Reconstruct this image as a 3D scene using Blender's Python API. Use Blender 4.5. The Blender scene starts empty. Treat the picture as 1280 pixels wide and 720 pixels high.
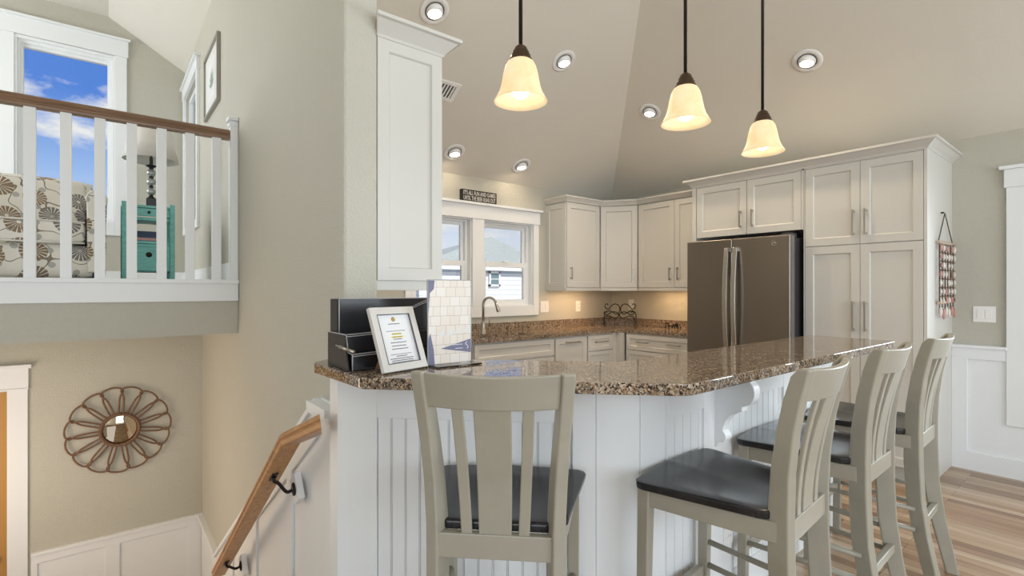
import bpy, bmesh, math, random
from mathutils import Vector, Matrix
random.seed(7)
V = Vector
S = bpy.context.scene
COL = S.collection
PI = math.pi

# ------------------------------------------------------------------ camera, world, sun, daylight
cd = bpy.data.cameras.new('camera')
cd.sensor_width = 36.0
cd.lens = 632.0 / 1280 * 36
cd.shift_y = 2.0 / 1280
cd.clip_start = 0.02
cam = bpy.data.objects.new('camera', cd)
COL.objects.link(cam)
cam.location = (0, 0, 1.35)
cam.rotation_euler = (PI / 2, 0, -math.radians(38.83))
S.camera = cam
S.view_settings.view_transform = 'Standard'
S.view_settings.look = 'None'
S.view_settings.gamma = 1
S.view_settings.use_curve_mapping = False
S.view_settings.exposure = -0.06

SKY_STRENGTH = 1.0
wd = bpy.data.worlds.new('sky')
S.world = wd
wd.use_nodes = True


def sky_nodes():
    nt = wd.node_tree
    N, L = nt.nodes, nt.links
    bg = N['Background']
    tc = N.new('ShaderNodeTexCoord')
    sep = N.new('ShaderNodeSeparateXYZ')
    L.new(tc.outputs['Generated'], sep.inputs[0])
    ramp = N.new('ShaderNodeValToRGB')
    e = ramp.color_ramp.elements
    e[0].position, e[0].color = 0.0, (.90, .93, .98, 1)
    e[1].position, e[1].color = 0.85, (.06, .16, .55, 1)
    a = ramp.color_ramp.elements.new(.105); a.color = (.74, .82, .97, 1)
    a = ramp.color_ramp.elements.new(.175); a.color = (.34, .53, .93, 1)
    a = ramp.color_ramp.elements.new(.29); a.color = (.085, .25, .78, 1)
    L.new(sep.outputs['Z'], ramp.inputs['Fac'])
    mp = N.new('ShaderNodeMapping')
    mp.inputs['Scale'].default_value = (4.2, 4.2, 8.5)
    mp.inputs['Location'].default_value = (0.35, 1.9, 0.2)
    L.new(tc.outputs['Generated'], mp.inputs[0])
    nz = N.new('ShaderNodeTexNoise')
    nz.inputs['Scale'].default_value = 1.0
    nz.inputs['Detail'].default_value = 9
    nz.inputs['Roughness'].default_value = .56
    L.new(mp.outputs[0], nz.inputs['Vector'])
    cr = N.new('ShaderNodeValToRGB')
    cr.color_ramp.elements[0].position = .505
    cr.color_ramp.elements[1].position = .58
    L.new(nz.outputs['Fac'], cr.inputs['Fac'])
    mx = N.new('ShaderNodeMix'); mx.data_type = 'RGBA'
    L.new(cr.outputs['Color'], mx.inputs['Factor'])
    L.new(ramp.outputs['Color'], mx.inputs['A'])
    mx.inputs['B'].default_value = (.93, .92, .93, 1)
    L.new(mx.outputs['Result'], bg.inputs['Color'])
    bg.inputs['Strength'].default_value = SKY_STRENGTH


sky_nodes()


def lamp(name, kind, loc, energy, color=(1, 1, 1), rot=(0, 0, 0), **kw):
    d = bpy.data.lights.new(name, kind)
    d.energy = energy
    d.color = color
    for k, v in kw.items():
        setattr(d, k, v)
    o = bpy.data.objects.new(name, d)
    o.location = loc
    o.rotation_euler = rot
    COL.objects.link(o)
    return o


# sun high in the south, it lights the neighbouring house and the floor behind the camera
lamp('sun', 'SUN', (0, -12, 12), 4.6, (1, .95, .88), (math.radians(45), 0, 0), angle=.01)
# daylight through the tall south windows, the east window and the west windows of the great room
lamp('daylight_south', 'AREA', (1.6, -4.66, 1.75), 195, (.86, .94, 1.0), (PI / 2, 0, 0), shape='RECTANGLE', size=5.2, size_y=2.8)
lamp('daylight_east', 'AREA', (5.36, -.47, 1.28), 165, (.84, .93, 1.0), (PI / 2, 0, PI / 2), shape='RECTANGLE', size=1.9, size_y=1.6)
lamp('daylight_west', 'AREA', (-4.16, -2.9, 1.75), 112, (.86, .94, 1.0), (PI / 2, 0, -PI / 2), shape='RECTANGLE', size=2.7, size_y=2.6)
lamp('daylight_loft', 'AREA', (-4.16, 6.1, 3.0), 150, (.93, .97, 1.0), (PI / 2, 0, -PI / 2), shape='RECTANGLE', size=2.0, size_y=1.8)
lamp('fill_stairwell', 'AREA', (-1.45, 4.9, -.2), 30, (1, .80, .62), (PI / 2, 0, -PI / 2), shape='RECTANGLE', size=1.2, size_y=1.2)  # added warm fill, no window here; brightens the mirror wall

# ------------------------------------------------------------------ materials
M = {}


def mat(name, col, rough=.5, metal=0.0, spec=.5, coat=0.0, emit=None, estr=0.0):
    m = bpy.data.materials.new(name)
    m.use_nodes = True
    b = m.node_tree.nodes['Principled BSDF']
    b.inputs['Base Color'].default_value = (*col, 1)
    b.inputs['Roughness'].default_value = rough
    b.inputs['Metallic'].default_value = metal
    b.inputs['Specular IOR Level'].default_value = spec
    b.inputs['Coat Weight'].default_value = coat
    if emit:
        b.inputs['Emission Color'].default_value = (*emit, 1)
        b.inputs['Emission Strength'].default_value = estr
    M[name] = m
    return m


def nodes(m):
    return m.node_tree.nodes, m.node_tree.links, m.node_tree.nodes['Principled BSDF']


def coords(m, scale=(1, 1, 1), rot=(0, 0, 0), loc=(0, 0, 0)):
    N, L, b = nodes(m)
    tc = N.new('ShaderNodeTexCoord')
    mp = N.new('ShaderNodeMapping')
    mp.inputs['Scale'].default_value = scale
    mp.inputs['Rotation'].default_value = rot
    mp.inputs['Location'].default_value = loc
    L.new(tc.outputs['Object'], mp.inputs[0])
    return mp.outputs[0]


def noise(m, vec, scale, detail=4, rough=.5):
    N, L, b = nodes(m)
    n = N.new('ShaderNodeTexNoise')
    n.inputs['Scale'].default_value = scale
    n.inputs['Detail'].default_value = detail
    n.inputs['Roughness'].default_value = rough
    L.new(vec, n.inputs['Vector'])
    return n.outputs['Fac']


def ramp(m, fac, stops):
    N, L, b = nodes(m)
    r = N.new('ShaderNodeValToRGB')
    el = r.color_ramp.elements
    el[0].position, el[0].color = stops[0][0], (*stops[0][1], 1)
    el[1].position, el[1].color = stops[-1][0], (*stops[-1][1], 1)
    for p, c in stops[1:-1]:
        e = el.new(p); e.color = (*c, 1)
    L.new(fac, r.inputs['Fac'])
    return r.outputs['Color']


def bump(m, h, strength, dist):
    N, L, b = nodes(m)
    bp = N.new('ShaderNodeBump')
    bp.inputs['Strength'].default_value = strength
    bp.inputs['Distance'].default_value = dist
    L.new(h, bp.inputs['Height'])
    L.new(bp.outputs[0], b.inputs['Normal'])


def mixc(m, fac, a, b_, mode='MIX'):
    N, L, _ = nodes(m)
    x = N.new('ShaderNodeMix'); x.data_type = 'RGBA'; x.blend_type = mode
    for s, k in ((fac, 'Factor'), (a, 'A'), (b_, 'B')):
        if isinstance(s, (int, float)):
            x.inputs[k].default_value = s
        elif isinstance(s, tuple):
            x.inputs[k].default_value = (*s, 1)
        else:
            L.new(s, x.inputs[k])
    return x.outputs['Result']


def math_n(m, op, a, b_=None, c=None):
    N, L, _ = nodes(m)
    x = N.new('ShaderNodeMath'); x.operation = op
    for i, s in enumerate((a, b_, c)):
        if s is None: continue
        if isinstance(s, (int, float)): x.inputs[i].default_value = s
        else: L.new(s, x.inputs[i])
    return x.outputs[0]


def set_base(m, sock):
    N, L, b = nodes(m)
    L.new(sock, b.inputs['Base Color'])


# painted drywall with an orange-peel texture
m = mat('wall_paint', (.55, .53, .455), .62, spec=.35)
v = coords(m); bump(m, noise(m, v, 105, 3, .6), .9, .006)
m = mat('ceiling_paint', (.77, .735, .66), .8, spec=.2)
v = coords(m); bump(m, noise(m, v, 110, 3, .6), .4, .004)
mat('trim_white', (.855, .87, .88), .38)
mat('cabinet_white', (.63, .615, .575), .36)
mat('shadow_gap', (.12, .11, .10), .8)
m = mat('stool_paint', (.34, .315, .255), .34)
v = coords(m); set_base(m, ramp(m, noise(m, v, 9, 3), [(.3, (.325, .30, .24)), (.7, (.36, .335, .27))]))
m = mat('black_seat', (.02, .018, .018), .24, spec=.42)
v = coords(m, (60, 4, 20)); n_ = noise(m, v, 1.0, 6, .65)
set_base(m, ramp(m, n_, [(.35, (.008, .008, .009)), (.62, (.022, .021, .022)), (.78, (.06, .055, .052))]))
bump(m, n_, .15, .002)
mat('nickel', (.46, .425, .38), .30, 1.0)
mat('steel', (.66, .64, .61), .26, 1.0)
m = mat('slate', (.26, .23, .20), .30, .88)
v = coords(m, (1, 1, 160)); bump(m, noise(m, v, 3, 2), .03, .001)
mat('dark_plastic', (.045, .045, .05), .45)
mat('grey_metal', (.30, .30, .30), .4, .8)
mat('iron', (.018, .016, .016), .45, .4)
mat('bronze', (.085, .05, .028), .38, .75)
mat('bronze_dark', (.03, .02, .014), .4, .6)
m = mat('rod_bronze', (.028, .018, .013), .38, .6)
mat('white_plastic', (.89, .88, .86), .35)
m = mat('leather_black', (.010, .011, .014), .27, spec=.6)
v = coords(m); bump(m, noise(m, v, 90, 4), .12, .002)
m = mat('leather_brown', (.020, .0165, .0135), .5, spec=.3)
v = coords(m); bump(m, noise(m, v, 90, 4), .12, .002)
mat('stitch', (.42, .42, .43), .55)
mat('silver_frame', (.66, .645, .62), .32, .25)
mat('pewter', (.32, .30, .27), .35, .7)
mat('paper', (.78, .78, .79), .7)
mat('ink', (.10, .10, .12), .7)
mat('ink_soft', (.30, .30, .33), .7)
mat('highlight_yellow', (.80, .66, .08), .7)
mat('gold', (.48, .33, .10), .45)
mat('red_ink', (.38, .08, .09), .7)
mat('cardboard', (.36, .20, .11), .8)
mat('canvas_mat', (.74, .74, .72), .8)
mat('leaf_print', (.36, .44, .36), .8)
mat('pennant', (.17, .17, .27), .5)
mat('spheres', (.42, .42, .42), .35, .6)
mat('black_gloss', (.012, .012, .014), .3)
mat('sign_black', (.015, .013, .012), .6)
mat('sign_edge', (.05, .035, .028), .6)
mat('sign_letter', (.66, .64, .60), .7)
mat('cord', (.10, .07, .05), .8)
mat('driftwood', (.55, .43, .33), .8)
mat('shell_white', (.72, .66, .60), .4)
mat('shell_rose', (.50, .26, .22), .4)
mat('shell_brown', (.26, .16, .11), .5)
mat('blue_photo', (.06, .10, .18), .5)
mat('shade_cloth', (.80, .765, .72), .8)
mat('dishwasher_steel', (.34, .32, .30), .35, .7)
mat('mirror_glass', (.60, .50, .38), .03, 1.0)  # brown tint paints in the reflection of wall and beam
mat('bulb', (1, .95, .85), .4, emit=(1, .93, .78), estr=6.0)
mat('lens', (1, .97, .92), .4, emit=(1, .93, .80), estr=7)
mat('led', (1, .9, .7), .4, emit=(1, .75, .42), estr=4)
mat('house_white', (.80, .81, .82), .6)
mat('frieze_blue', (.40, .45, .54), .6)
mat('house_glass', (.16, .24, .27), .1)
mat('sand', (.50, .46, .38), .9)
mat('carpet', (.44, .39, .32), .95)
mat('door_wood', (.50, .26, .06), .45)

# clear glazing: mostly transparent, a fresnel reflection on top
gm = bpy.data.materials.new('window_glass'); gm.use_nodes = True
N, L = gm.node_tree.nodes, gm.node_tree.links
N.remove(N['Principled BSDF'])
tr = N.new('ShaderNodeBsdfTransparent'); tr.inputs[0].default_value = (.97, .985, .98, 1)
gl = N.new('ShaderNodeBsdfGlossy'); gl.inputs['Roughness'].default_value = .01
fr = N.new('ShaderNodeFresnel'); fr.inputs[0].default_value = 1.45
mxs = N.new('ShaderNodeMixShader')
L.new(fr.outputs[0], mxs.inputs[0]); L.new(tr.outputs[0], mxs.inputs[1]); L.new(gl.outputs[0], mxs.inputs[2])
L.new(mxs.outputs[0], N['Material Output'].inputs[0])
M['window_glass'] = gm

# granite
m = mat('granite', (.4, .33, .25), .05, spec=.72)
N, L, b = nodes(m)
v = coords(m)
wv = N.new('ShaderNodeTexNoise'); wv.inputs['Scale'].default_value = 70; wv.inputs['Detail'].default_value = 4; L.new(v, wv.inputs['Vector'])
vm = N.new('ShaderNodeVectorMath'); vm.operation = 'MULTIPLY_ADD'
L.new(wv.outputs['Color'], vm.inputs[0]); vm.inputs[1].default_value = (.013, .013, .013); L.new(v, vm.inputs[2])
vo = N.new('ShaderNodeTexVoronoi'); vo.inputs['Scale'].default_value = 185; L.new(vm.outputs[0], vo.inputs['Vector'])
sp = N.new('ShaderNodeSeparateColor'); L.new(vo.outputs['Color'], sp.inputs[0])
r1 = ramp(m, sp.outputs[0], [(0, (.014, .012, .012)), (.16, (.016, .014, .013)), (.18, (.115, .075, .048)), (.36, (.235, .155, .098)),
                             (.54, (.34, .25, .17)), (.72, (.47, .38, .28)), (.86, (.60, .54, .46)), (.90, (.28, .26, .24)), (1, (.20, .19, .185))])
for el in N[-1:]: pass
big = noise(m, v, 14, 3, .55)
dark = ramp(m, noise(m, v, 30, 6, .7), [(.36, (.22, .21, .21)), (.47, (1, 1, 1)), (1, (1, 1, 1))])
c1 = mixc(m, .9, r1, dark, 'MULTIPLY')
tone = ramp(m, big, [(.3, (.82, .78, .74)), (.7, (1.08, 1.03, .96))])
set_base(m, mixc(m, 1.0, c1, tone, 'MULTIPLY'))

# oak strip floor, planks running along +Y
m = mat('oak_floor', (.45, .30, .18), .24, spec=.5)
N, L, b = nodes(m)
v = coords(m, rot=(0, 0, PI / 2))
br = N.new('ShaderNodeTexBrick')
br.offset = .37; br.offset_frequency = 3; br.squash = 1
br.inputs['Scale'].default_value = 1.0
br.inputs['Brick Width'].default_value = .85
br.inputs['Row Height'].default_value = .062
br.inputs['Mortar Size'].default_value = .0012
br.inputs['Mortar Smooth'].default_value = .2
br.inputs['Color1'].default_value = (0, 0, 0, 1)
br.inputs['Color2'].default_value = (1, 1, 1, 1)
br.inputs['Mortar'].default_value = (.4, .4, .4, 1)
L.new(v, br.inputs['Vector'])
cb = ramp(m, br.outputs['Color'], [(0, (.25, .15, .085)), (.3, (.39, .255, .155)), (.7, (.45, .325, .21)), (1, (.58, .45, .32))])
g = coords(m, (34, 1.6, 1))
gr = ramp(m, noise(m, g, 1.3, 6, .65), [(.3, (.74, .70, .66)), (.65, (1.06, 1.05, 1.04))])
c2 = mixc(m, 1.0, cb, gr, 'MULTIPLY')
set_base(m, mixc(m, br.outputs['Fac'], c2, (.10, .06, .035)))

# stained oak rail
m = mat('oak_rail', (.40, .21, .09), .32)
v = coords(m, (30, 2.0, 30)); n_ = noise(m, v, 1.6, 6, .6)
set_base(m, ramp(m, n_, [(.3, (.34, .14, .034)), (.55, (.48, .22, .058)), (.75, (.58, .30, .095))]))
m = mat('walnut_rail', (.22, .12, .065), .35)
v = coords(m, (2.5, 30, 30)); n_ = noise(m, v, 1.6, 6, .6)
set_base(m, ramp(m, n_, [(.3, (.15, .08, .042)), (.55, (.235, .135, .075)), (.75, (.32, .195, .115))]))

# braided rope
m = mat('rope', (.22, .12, .07), .8)
v = coords(m); n_ = noise(m, v, 160, 3, .7)
set_base(m, ramp(m, n_, [(.35, (.11, .058, .034)), (.6, (.28, .16, .095))])); bump(m, n_, .8, .004)

# teal distressed paint
m = mat('teal', (.17, .50, .46), .5)
v = coords(m, (9, 9, 30)); n_ = noise(m, v, 1.5, 7, .7)
set_base(m, ramp(m, n_, [(.26, (.10, .085, .06)), (.33, (.13, .43, .39)), (.7, (.22, .57, .52))]))

# alabaster glass shade, lit from within
m = mat('alabaster', (.86, .74, .52), .42, spec=.3)
N, L, b = nodes(m)
v = coords(m); n_ = noise(m, v, 16, 5, .62)
cc = ramp(m, n_, [(.3, (1.0, .62, .25)), (.52, (1.0, .76, .43)), (.75, (1.0, .86, .60))])
L.new(cc, b.inputs['Emission Color'])
b.inputs['Emission Strength'].default_value = .64
b.inputs['Base Color'].default_value = (.55, .44, .28, 1)

# neighbour's shingle roof and lap siding
m = mat('roof_shingle', (.36, .41, .38), .9)
v = coords(m, (4, 4, 14)); set_base(m, ramp(m, noise(m, v, 4, 6, .7), [(.3, (.29, .325, .305)), (.7, (.48, .515, .49))]))
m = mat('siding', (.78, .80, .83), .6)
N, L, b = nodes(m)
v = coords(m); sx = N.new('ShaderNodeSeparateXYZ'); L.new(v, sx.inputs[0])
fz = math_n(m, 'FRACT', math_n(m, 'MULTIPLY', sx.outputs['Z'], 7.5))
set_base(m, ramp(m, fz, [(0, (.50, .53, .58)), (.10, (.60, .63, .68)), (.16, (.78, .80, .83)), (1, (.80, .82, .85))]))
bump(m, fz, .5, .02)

# shingle photograph printed on the brochure board
m = mat('shingle_print', (.72, .66, .61), .3)
N, L, b = nodes(m)
v = coords(m, rot=(PI / 2, 0, 0))
bk = N.new('ShaderNodeTexBrick')
bk.inputs['Scale'].default_value = 1
bk.inputs['Brick Width'].default_value = .042; bk.inputs['Row Height'].default_value = .036
bk.inputs['Mortar Size'].default_value = .0007; bk.inputs['Mortar Smooth'].default_value = .3
bk.inputs['Color1'].default_value = (.80, .75, .70, 1); bk.inputs['Color2'].default_value = (.76, .68, .60, 1)
bk.inputs['Mortar'].default_value = (.42, .35, .30, 1); bk.offset = .43; bk.offset_frequency = 2; bk.squash = .72; bk.squash_frequency = 3
L.new(v, bk.inputs['Vector'])
set_base(m, bk.outputs['Color'])

# floral upholstery: dandelion fans, leaves and stems on cream
m = mat('floral', (.84, .80, .72), .85)
N, L, b = nodes(m)
tc = N.new('ShaderNodeTexCoord')
sx = N.new('ShaderNodeSeparateXYZ'); L.new(tc.outputs['Object'], sx.inputs[0])
u_ = math_n(m, 'ADD', sx.outputs['X'], math_n(m, 'MULTIPLY', sx.outputs['Y'], .7))
w_ = math_n(m, 'ADD', sx.outputs['Z'], math_n(m, 'MULTIPLY', sx.outputs['Y'], .35))
cx = N.new('ShaderNodeCombineXYZ'); L.new(u_, cx.inputs[0]); L.new(w_, cx.inputs[1])
vo = N.new('ShaderNodeTexVoronoi'); vo.voronoi_dimensions = '2D'; vo.inputs['Scale'].default_value = 4.7; vo.inputs['Randomness'].default_value = .55
L.new(cx.outputs[0], vo.inputs['Vector'])
df = N.new('ShaderNodeVectorMath'); df.operation = 'SUBTRACT'
L.new(cx.outputs[0], df.inputs[0]); L.new(vo.outputs['Position'], df.inputs[1])
sd = N.new('ShaderNodeSeparateXYZ'); L.new(df.outputs[0], sd.inputs[0])
ang = math_n(m, 'ARCTAN2', sd.outputs['Y'], sd.outputs['X'])
ray = math_n(m, 'GREATER_THAN', math_n(m, 'SINE', math_n(m, 'MULTIPLY', ang, 17)), .72)
rad = N.new('ShaderNodeVectorMath'); rad.operation = 'LENGTH'; L.new(df.outputs[0], rad.inputs[0])
sp = N.new('ShaderNodeSeparateColor'); L.new(vo.outputs['Color'], sp.inputs[0])
disc = math_n(m, 'LESS_THAN', rad.outputs['Value'], math_n(m, 'ADD', .068, math_n(m, 'MULTIPLY', sp.outputs[1], .022)))
core = math_n(m, 'GREATER_THAN', rad.outputs['Value'], .012)
show = math_n(m, 'GREATER_THAN', sp.outputs[2], .12)
fan = math_n(m, 'MULTIPLY', math_n(m, 'MULTIPLY', disc, core), show)
fan = math_n(m, 'MULTIPLY', fan, math_n(m, 'SUBTRACT', 1.0, ray))
fcol = ramp(m, sp.outputs[0], [(.45, (.27, .19, .115)), (.55, (.22, .205, .19))])
wv = N.new('ShaderNodeTexNoise'); wv.inputs['Scale'].default_value = 4.2; wv.inputs['Detail'].default_value = 1; L.new(cx.outputs[0], wv.inputs['Vector'])
stem = math_n(m, 'LESS_THAN', math_n(m, 'ABSOLUTE', math_n(m, 'SUBTRACT', wv.outputs['Fac'], .5)), .008)
base = mixc(m, stem, (.84, .80, .72), (.27, .22, .16))
vo2 = N.new('ShaderNodeTexVoronoi'); vo2.voronoi_dimensions = '2D'; vo2.inputs['Scale'].default_value = 7.7; L.new(cx.outputs[0], vo2.inputs['Vector'])
leaf = math_n(m, 'LESS_THAN', vo2.outputs['Distance'], .17)
base = mixc(m, math_n(m, 'MULTIPLY', leaf, .8), base, (.40, .385, .36))
set_base(m, mixc(m, fan, base, fcol))


# ------------------------------------------------------------------ mesh builder
WORLD = {}


class MB:
    def __init__(self):
        self.bm = bmesh.new()

    def faces(self, vs, fs, smooth=False):
        bv = [self.bm.verts.new(p) for p in vs]
        for f in fs:
            try:
                q = self.bm.faces.new([bv[i] for i in f]); q.smooth = smooth
            except ValueError:
                pass
        return bv

    def box(self, x0, y0, z0, x1, y1, z1):
        x0, x1 = sorted((x0, x1)); y0, y1 = sorted((y0, y1)); z0, z1 = sorted((z0, z1))
        self.faces([(x0, y0, z0), (x1, y0, z0), (x1, y1, z0), (x0, y1, z0), (x0, y0, z1), (x1, y0, z1), (x1, y1, z1), (x0, y1, z1)],
                   [(0, 3, 2, 1), (4, 5, 6, 7), (0, 1, 5, 4), (1, 2, 6, 5), (2, 3, 7, 6), (3, 0, 4, 7)])
        return self

    def obox(self, o, a, b, c):
        o, a, b, c = V(o), V(a), V(b), V(c)
        p = [o, o + a, o + a + b, o + b]
        p = p + [q + c for q in p]
        self.faces(p, [(0, 3, 2, 1), (4, 5, 6, 7), (0, 1, 5, 4), (1, 2, 6, 5), (2, 3, 7, 6), (3, 0, 4, 7)])
        return self

    def prism(self, pts, ext, smooth_side=False):
        ext = V(ext); n = len(pts); p = [V(q) for q in pts]
        bv = [self.bm.verts.new(q) for q in p] + [self.bm.verts.new(q + ext) for q in p]
        self.bm.faces.new(bv[:n][::-1]); self.bm.faces.new(bv[n:])
        for i in range(n):
            j = (i + 1) % n
            f = self.bm.faces.new((bv[i], bv[j], bv[n + j], bv[n + i])); f.smooth = smooth_side
        return self

    def zprism(self, pts, z0, z1):
        return self.prism([(x, y, z0) for x, y in pts], (0, 0, z1 - z0))

    def lathe(self, prof, c=(0, 0, 0), axis=(0, 0, 1), seg=32, close=False):
        c = V(c); w = V(axis).normalized()
        u = w.orthogonal().normalized(); t = w.cross(u)
        rows = []
        for r, h in prof:
            if r < 1e-6:
                rows.append([self.bm.verts.new(c + w * h)])
            else:
                rows.append([self.bm.verts.new(c + w * h + (u * math.cos(2 * PI * k / seg) + t * math.sin(2 * PI * k / seg)) * r) for k in range(seg)])
        pairs = list(zip(rows, rows[1:]))
        if close: pairs.append((rows[-1], rows[0]))
        for A, B in pairs:
            for k in range(seg):
                l = (k + 1) % seg
                q = [A[k % len(A)], A[l % len(A)], B[l % len(B)], B[k % len(B)]]
                q2 = []
                for x in q:
                    if x not in q2: q2.append(x)
                if len(q2) > 2:
                    f = self.bm.faces.new(q2); f.smooth = True
        return self

    def cyl(self, a, b, r, seg=20, r2=None):
        a, b = V(a), V(b); h = (b - a).length; r2 = r if r2 is None else r2
        n0 = len(self.bm.faces)
        self.lathe([(0, 0), (r, 0), (r2, h), (0, h)], a, b - a, seg)
        self.bm.faces.ensure_lookup_table()
        for f in self.bm.faces[n0:]:
            if len(f.verts) == 3: f.smooth = False
        return self

    def tube(self, pts, r, seg=8, closed=False):
        pts = [V(p) for p in pts]; n = len(pts)
        rr = r if isinstance(r, (list, tuple)) else [r] * n
        rings = []; up = None
        for i, p in enumerate(pts):
            a = pts[i - 1] if (i > 0 or closed) else p
            b = pts[(i + 1) % n] if (i < n - 1 or closed) else p
            d = (b - a).normalized()
            if up is None: up = d.orthogonal().normalized()
            up = (up - d * up.dot(d))
            if up.length < 1e-6: up = d.orthogonal()
            up.normalize()
            s = d.cross(up)
            rings.append([self.bm.verts.new(p + (up * math.cos(2 * PI * k / seg) + s * math.sin(2 * PI * k / seg)) * rr[i]) for k in range(seg)])
        last = n if closed else n - 1
        for i in range(last):
            A, B = rings[i], rings[(i + 1) % n]
            for k in range(seg):
                l = (k + 1) % seg
                f = self.bm.faces.new((A[k], A[l], B[l], B[k])); f.smooth = True
        if not closed:
            self.bm.faces.new(rings[0][::-1]); self.bm.faces.new(rings[-1])
        return self

    def sweep(self, prof, path, side, closed_ends=True, smooth=False):
        """prof: list of (s, t); path: list of (point, s_dir, t_dir)."""
        rows = [[self.bm.verts.new(V(p) + V(sd) * a + V(td) * b_) for a, b_ in prof] for p, sd, td in path]
        n = len(prof)
        for A, B in zip(rows, rows[1:]):
            for k in range(n):
                l = (k + 1) % n
                f = self.bm.faces.new((A[k], A[l], B[l], B[k])); f.smooth = smooth
        if closed_ends:
            self.bm.faces.new(rows[0][::-1]); self.bm.faces.new(rows[-1])
        return self

    def ball(self, c, r, sc=(1, 1, 1), seg=16, rings=10):
        n0 = len(self.bm.verts)
        self.lathe([(r * math.sin(PI * i / rings), -r * math.cos(PI * i / rings)) for i in range(rings + 1)], (0, 0, 0), seg=seg)
        self.bm.verts.ensure_lookup_table()
        for q in self.bm.verts[n0:]:
            q.co = V(c) + V((q.co.x * sc[0], q.co.y * sc[1], q.co.z * sc[2]))
        return self

    def ring(self, o, u, v, n, w, h, l, r, b_, t):
        """Rectangular frame: o corner, u/v in-plane directions, n thickness vector, side widths l r b_ t."""
        o, u, v, n = V(o), V(u), V(v), V(n)
        P = lambda a, c, k: o + u * a + v * c + n * k
        vs = []
        for k in (0, 1):
            vs += [P(0, 0, k), P(w, 0, k), P(w, h, k), P(0, h, k), P(l, b_, k), P(w - r, b_, k), P(w - r, h - t, k), P(l, h - t, k)]
        fs = []
        for i in range(4):
            j = (i + 1) % 4
            fs += [(i, j, 4 + j, 4 + i), (8 + i, 8 + j, 12 + j, 12 + i), (i, j, 8 + j, 8 + i), (4 + i, 4 + j, 12 + j, 12 + i)]
        self.faces(vs, fs)
        return self

    def shaker(self, o, u, n, w, h, stile=.058, depth=.011, thick=.02, up=(0, 0, 1)):
        """A door with a recessed panel. o = lower corner on the back plane, u = width direction, n = outward."""
        o, u, n, z = V(o), V(u).normalized(), V(n).normalized(), V(up)
        P = lambda a, b, c: o + u * a + z * b + n * c
        s, e = stile, stile + .006
        vs = [P(0, 0, 0), P(w, 0, 0), P(w, h, 0), P(0, h, 0),
              P(0, 0, thick), P(w, 0, thick), P(w, h, thick), P(0, h, thick),
              P(s, s, thick), P(w - s, s, thick), P(w - s, h - s, thick), P(s, h - s, thick),
              P(e, e, thick - depth), P(w - e, e, thick - depth), P(w - e, h - e, thick - depth), P(e, h - e, thick - depth)]
        fs = [(0, 3, 2, 1), (0, 1, 5, 4), (1, 2, 6, 5), (2, 3, 7, 6), (3, 0, 4, 7),
              (4, 5, 9, 8), (5, 6, 10, 9), (6, 7, 11, 10), (7, 4, 8, 11),
              (8, 9, 13, 12), (9, 10, 14, 13), (10, 11, 15, 14), (11, 8, 12, 15), (12, 13, 14, 15)]
        self.faces(vs, fs)
        return self

    def build(self, name, m, parent=None, bevel=0, seg=2, subsurf=0, origin=None):
        bm = self.bm
        bmesh.ops.recalc_face_normals(bm, faces=bm.faces[:])
        lo = V((min(q.co[i] for q in bm.verts) for i in range(3)))
        hi = V((max(q.co[i] for q in bm.verts) for i in range(3)))
        c = V(origin) if origin else V(((lo.x + hi.x) / 2, (lo.y + hi.y) / 2, lo.z))
        for q in bm.verts: q.co -= c
        me = bpy.data.meshes.new(name)
        bm.to_mesh(me); bm.free()
        o = bpy.data.objects.new(name, me)
        me.materials.append(M[m] if isinstance(m, str) else m)
        COL.objects.link(o)
        if parent is not None:
            o.parent = parent
            o.location = c - WORLD[parent]
        else:
            o.location = c
        WORLD[o] = c
        if bevel:
            b = o.modifiers.new('bevel', 'BEVEL'); b.width = bevel; b.segments = seg; b.limit_method = 'ANGLE'; b.angle_limit = math.radians(40)
        if subsurf:
            s = o.modifiers.new('subdivision', 'SUBSURF'); s.levels = s.render_levels = subsurf
        return o


def tag(o, label, cat, group=None, kind=None):
    o['label'] = label; o['category'] = cat
    if group: o['group'] = group
    if kind: o['kind'] = kind
    return o


def thing(name, loc, label, cat, group=None, kind=None):
    o = bpy.data.objects.new(name, None)
    o.empty_display_size = .05
    o.location = loc
    COL.objects.link(o)
    WORLD[o] = V(loc)
    return tag(o, label, cat, group, kind)


def struct(mb, name, m, label, cat, parent=None, bevel=0):
    o = mb.build(name, m, parent, bevel=bevel)
    if parent is None: tag(o, label, cat, kind='structure')
    return o


def copy_tree(o, parent=None):
    c = o.copy(); COL.objects.link(c)
    if parent: c.parent = parent
    WORLD[c] = V(c.location)
    for ch in list(o.children): copy_tree(ch, c)
    return c


def lerp(a, b, t): return a + (b - a) * t


# ------------------------------------------------------------------ key dimensions
XW, YW, ZC = 5.065, 4.26, 2.495       # right wall, kitchen window wall, ceiling spring line
SL = .60                               # vault slope
ZT = 4.6                               # flat of the vault
XS, XS2 = .799, .954                   # partition wall faces
YE = 2.148                             # partition wall near end
YM = 6.196                             # wall with the rope mirror
YL = 7.705                             # loft window wall
YR = 4.349                             # loft edge
ZL = 1.42                              # loft floor
ZD = -1.93                             # landing floor
XMIN, YMIN = -4.0, -4.5

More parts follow.
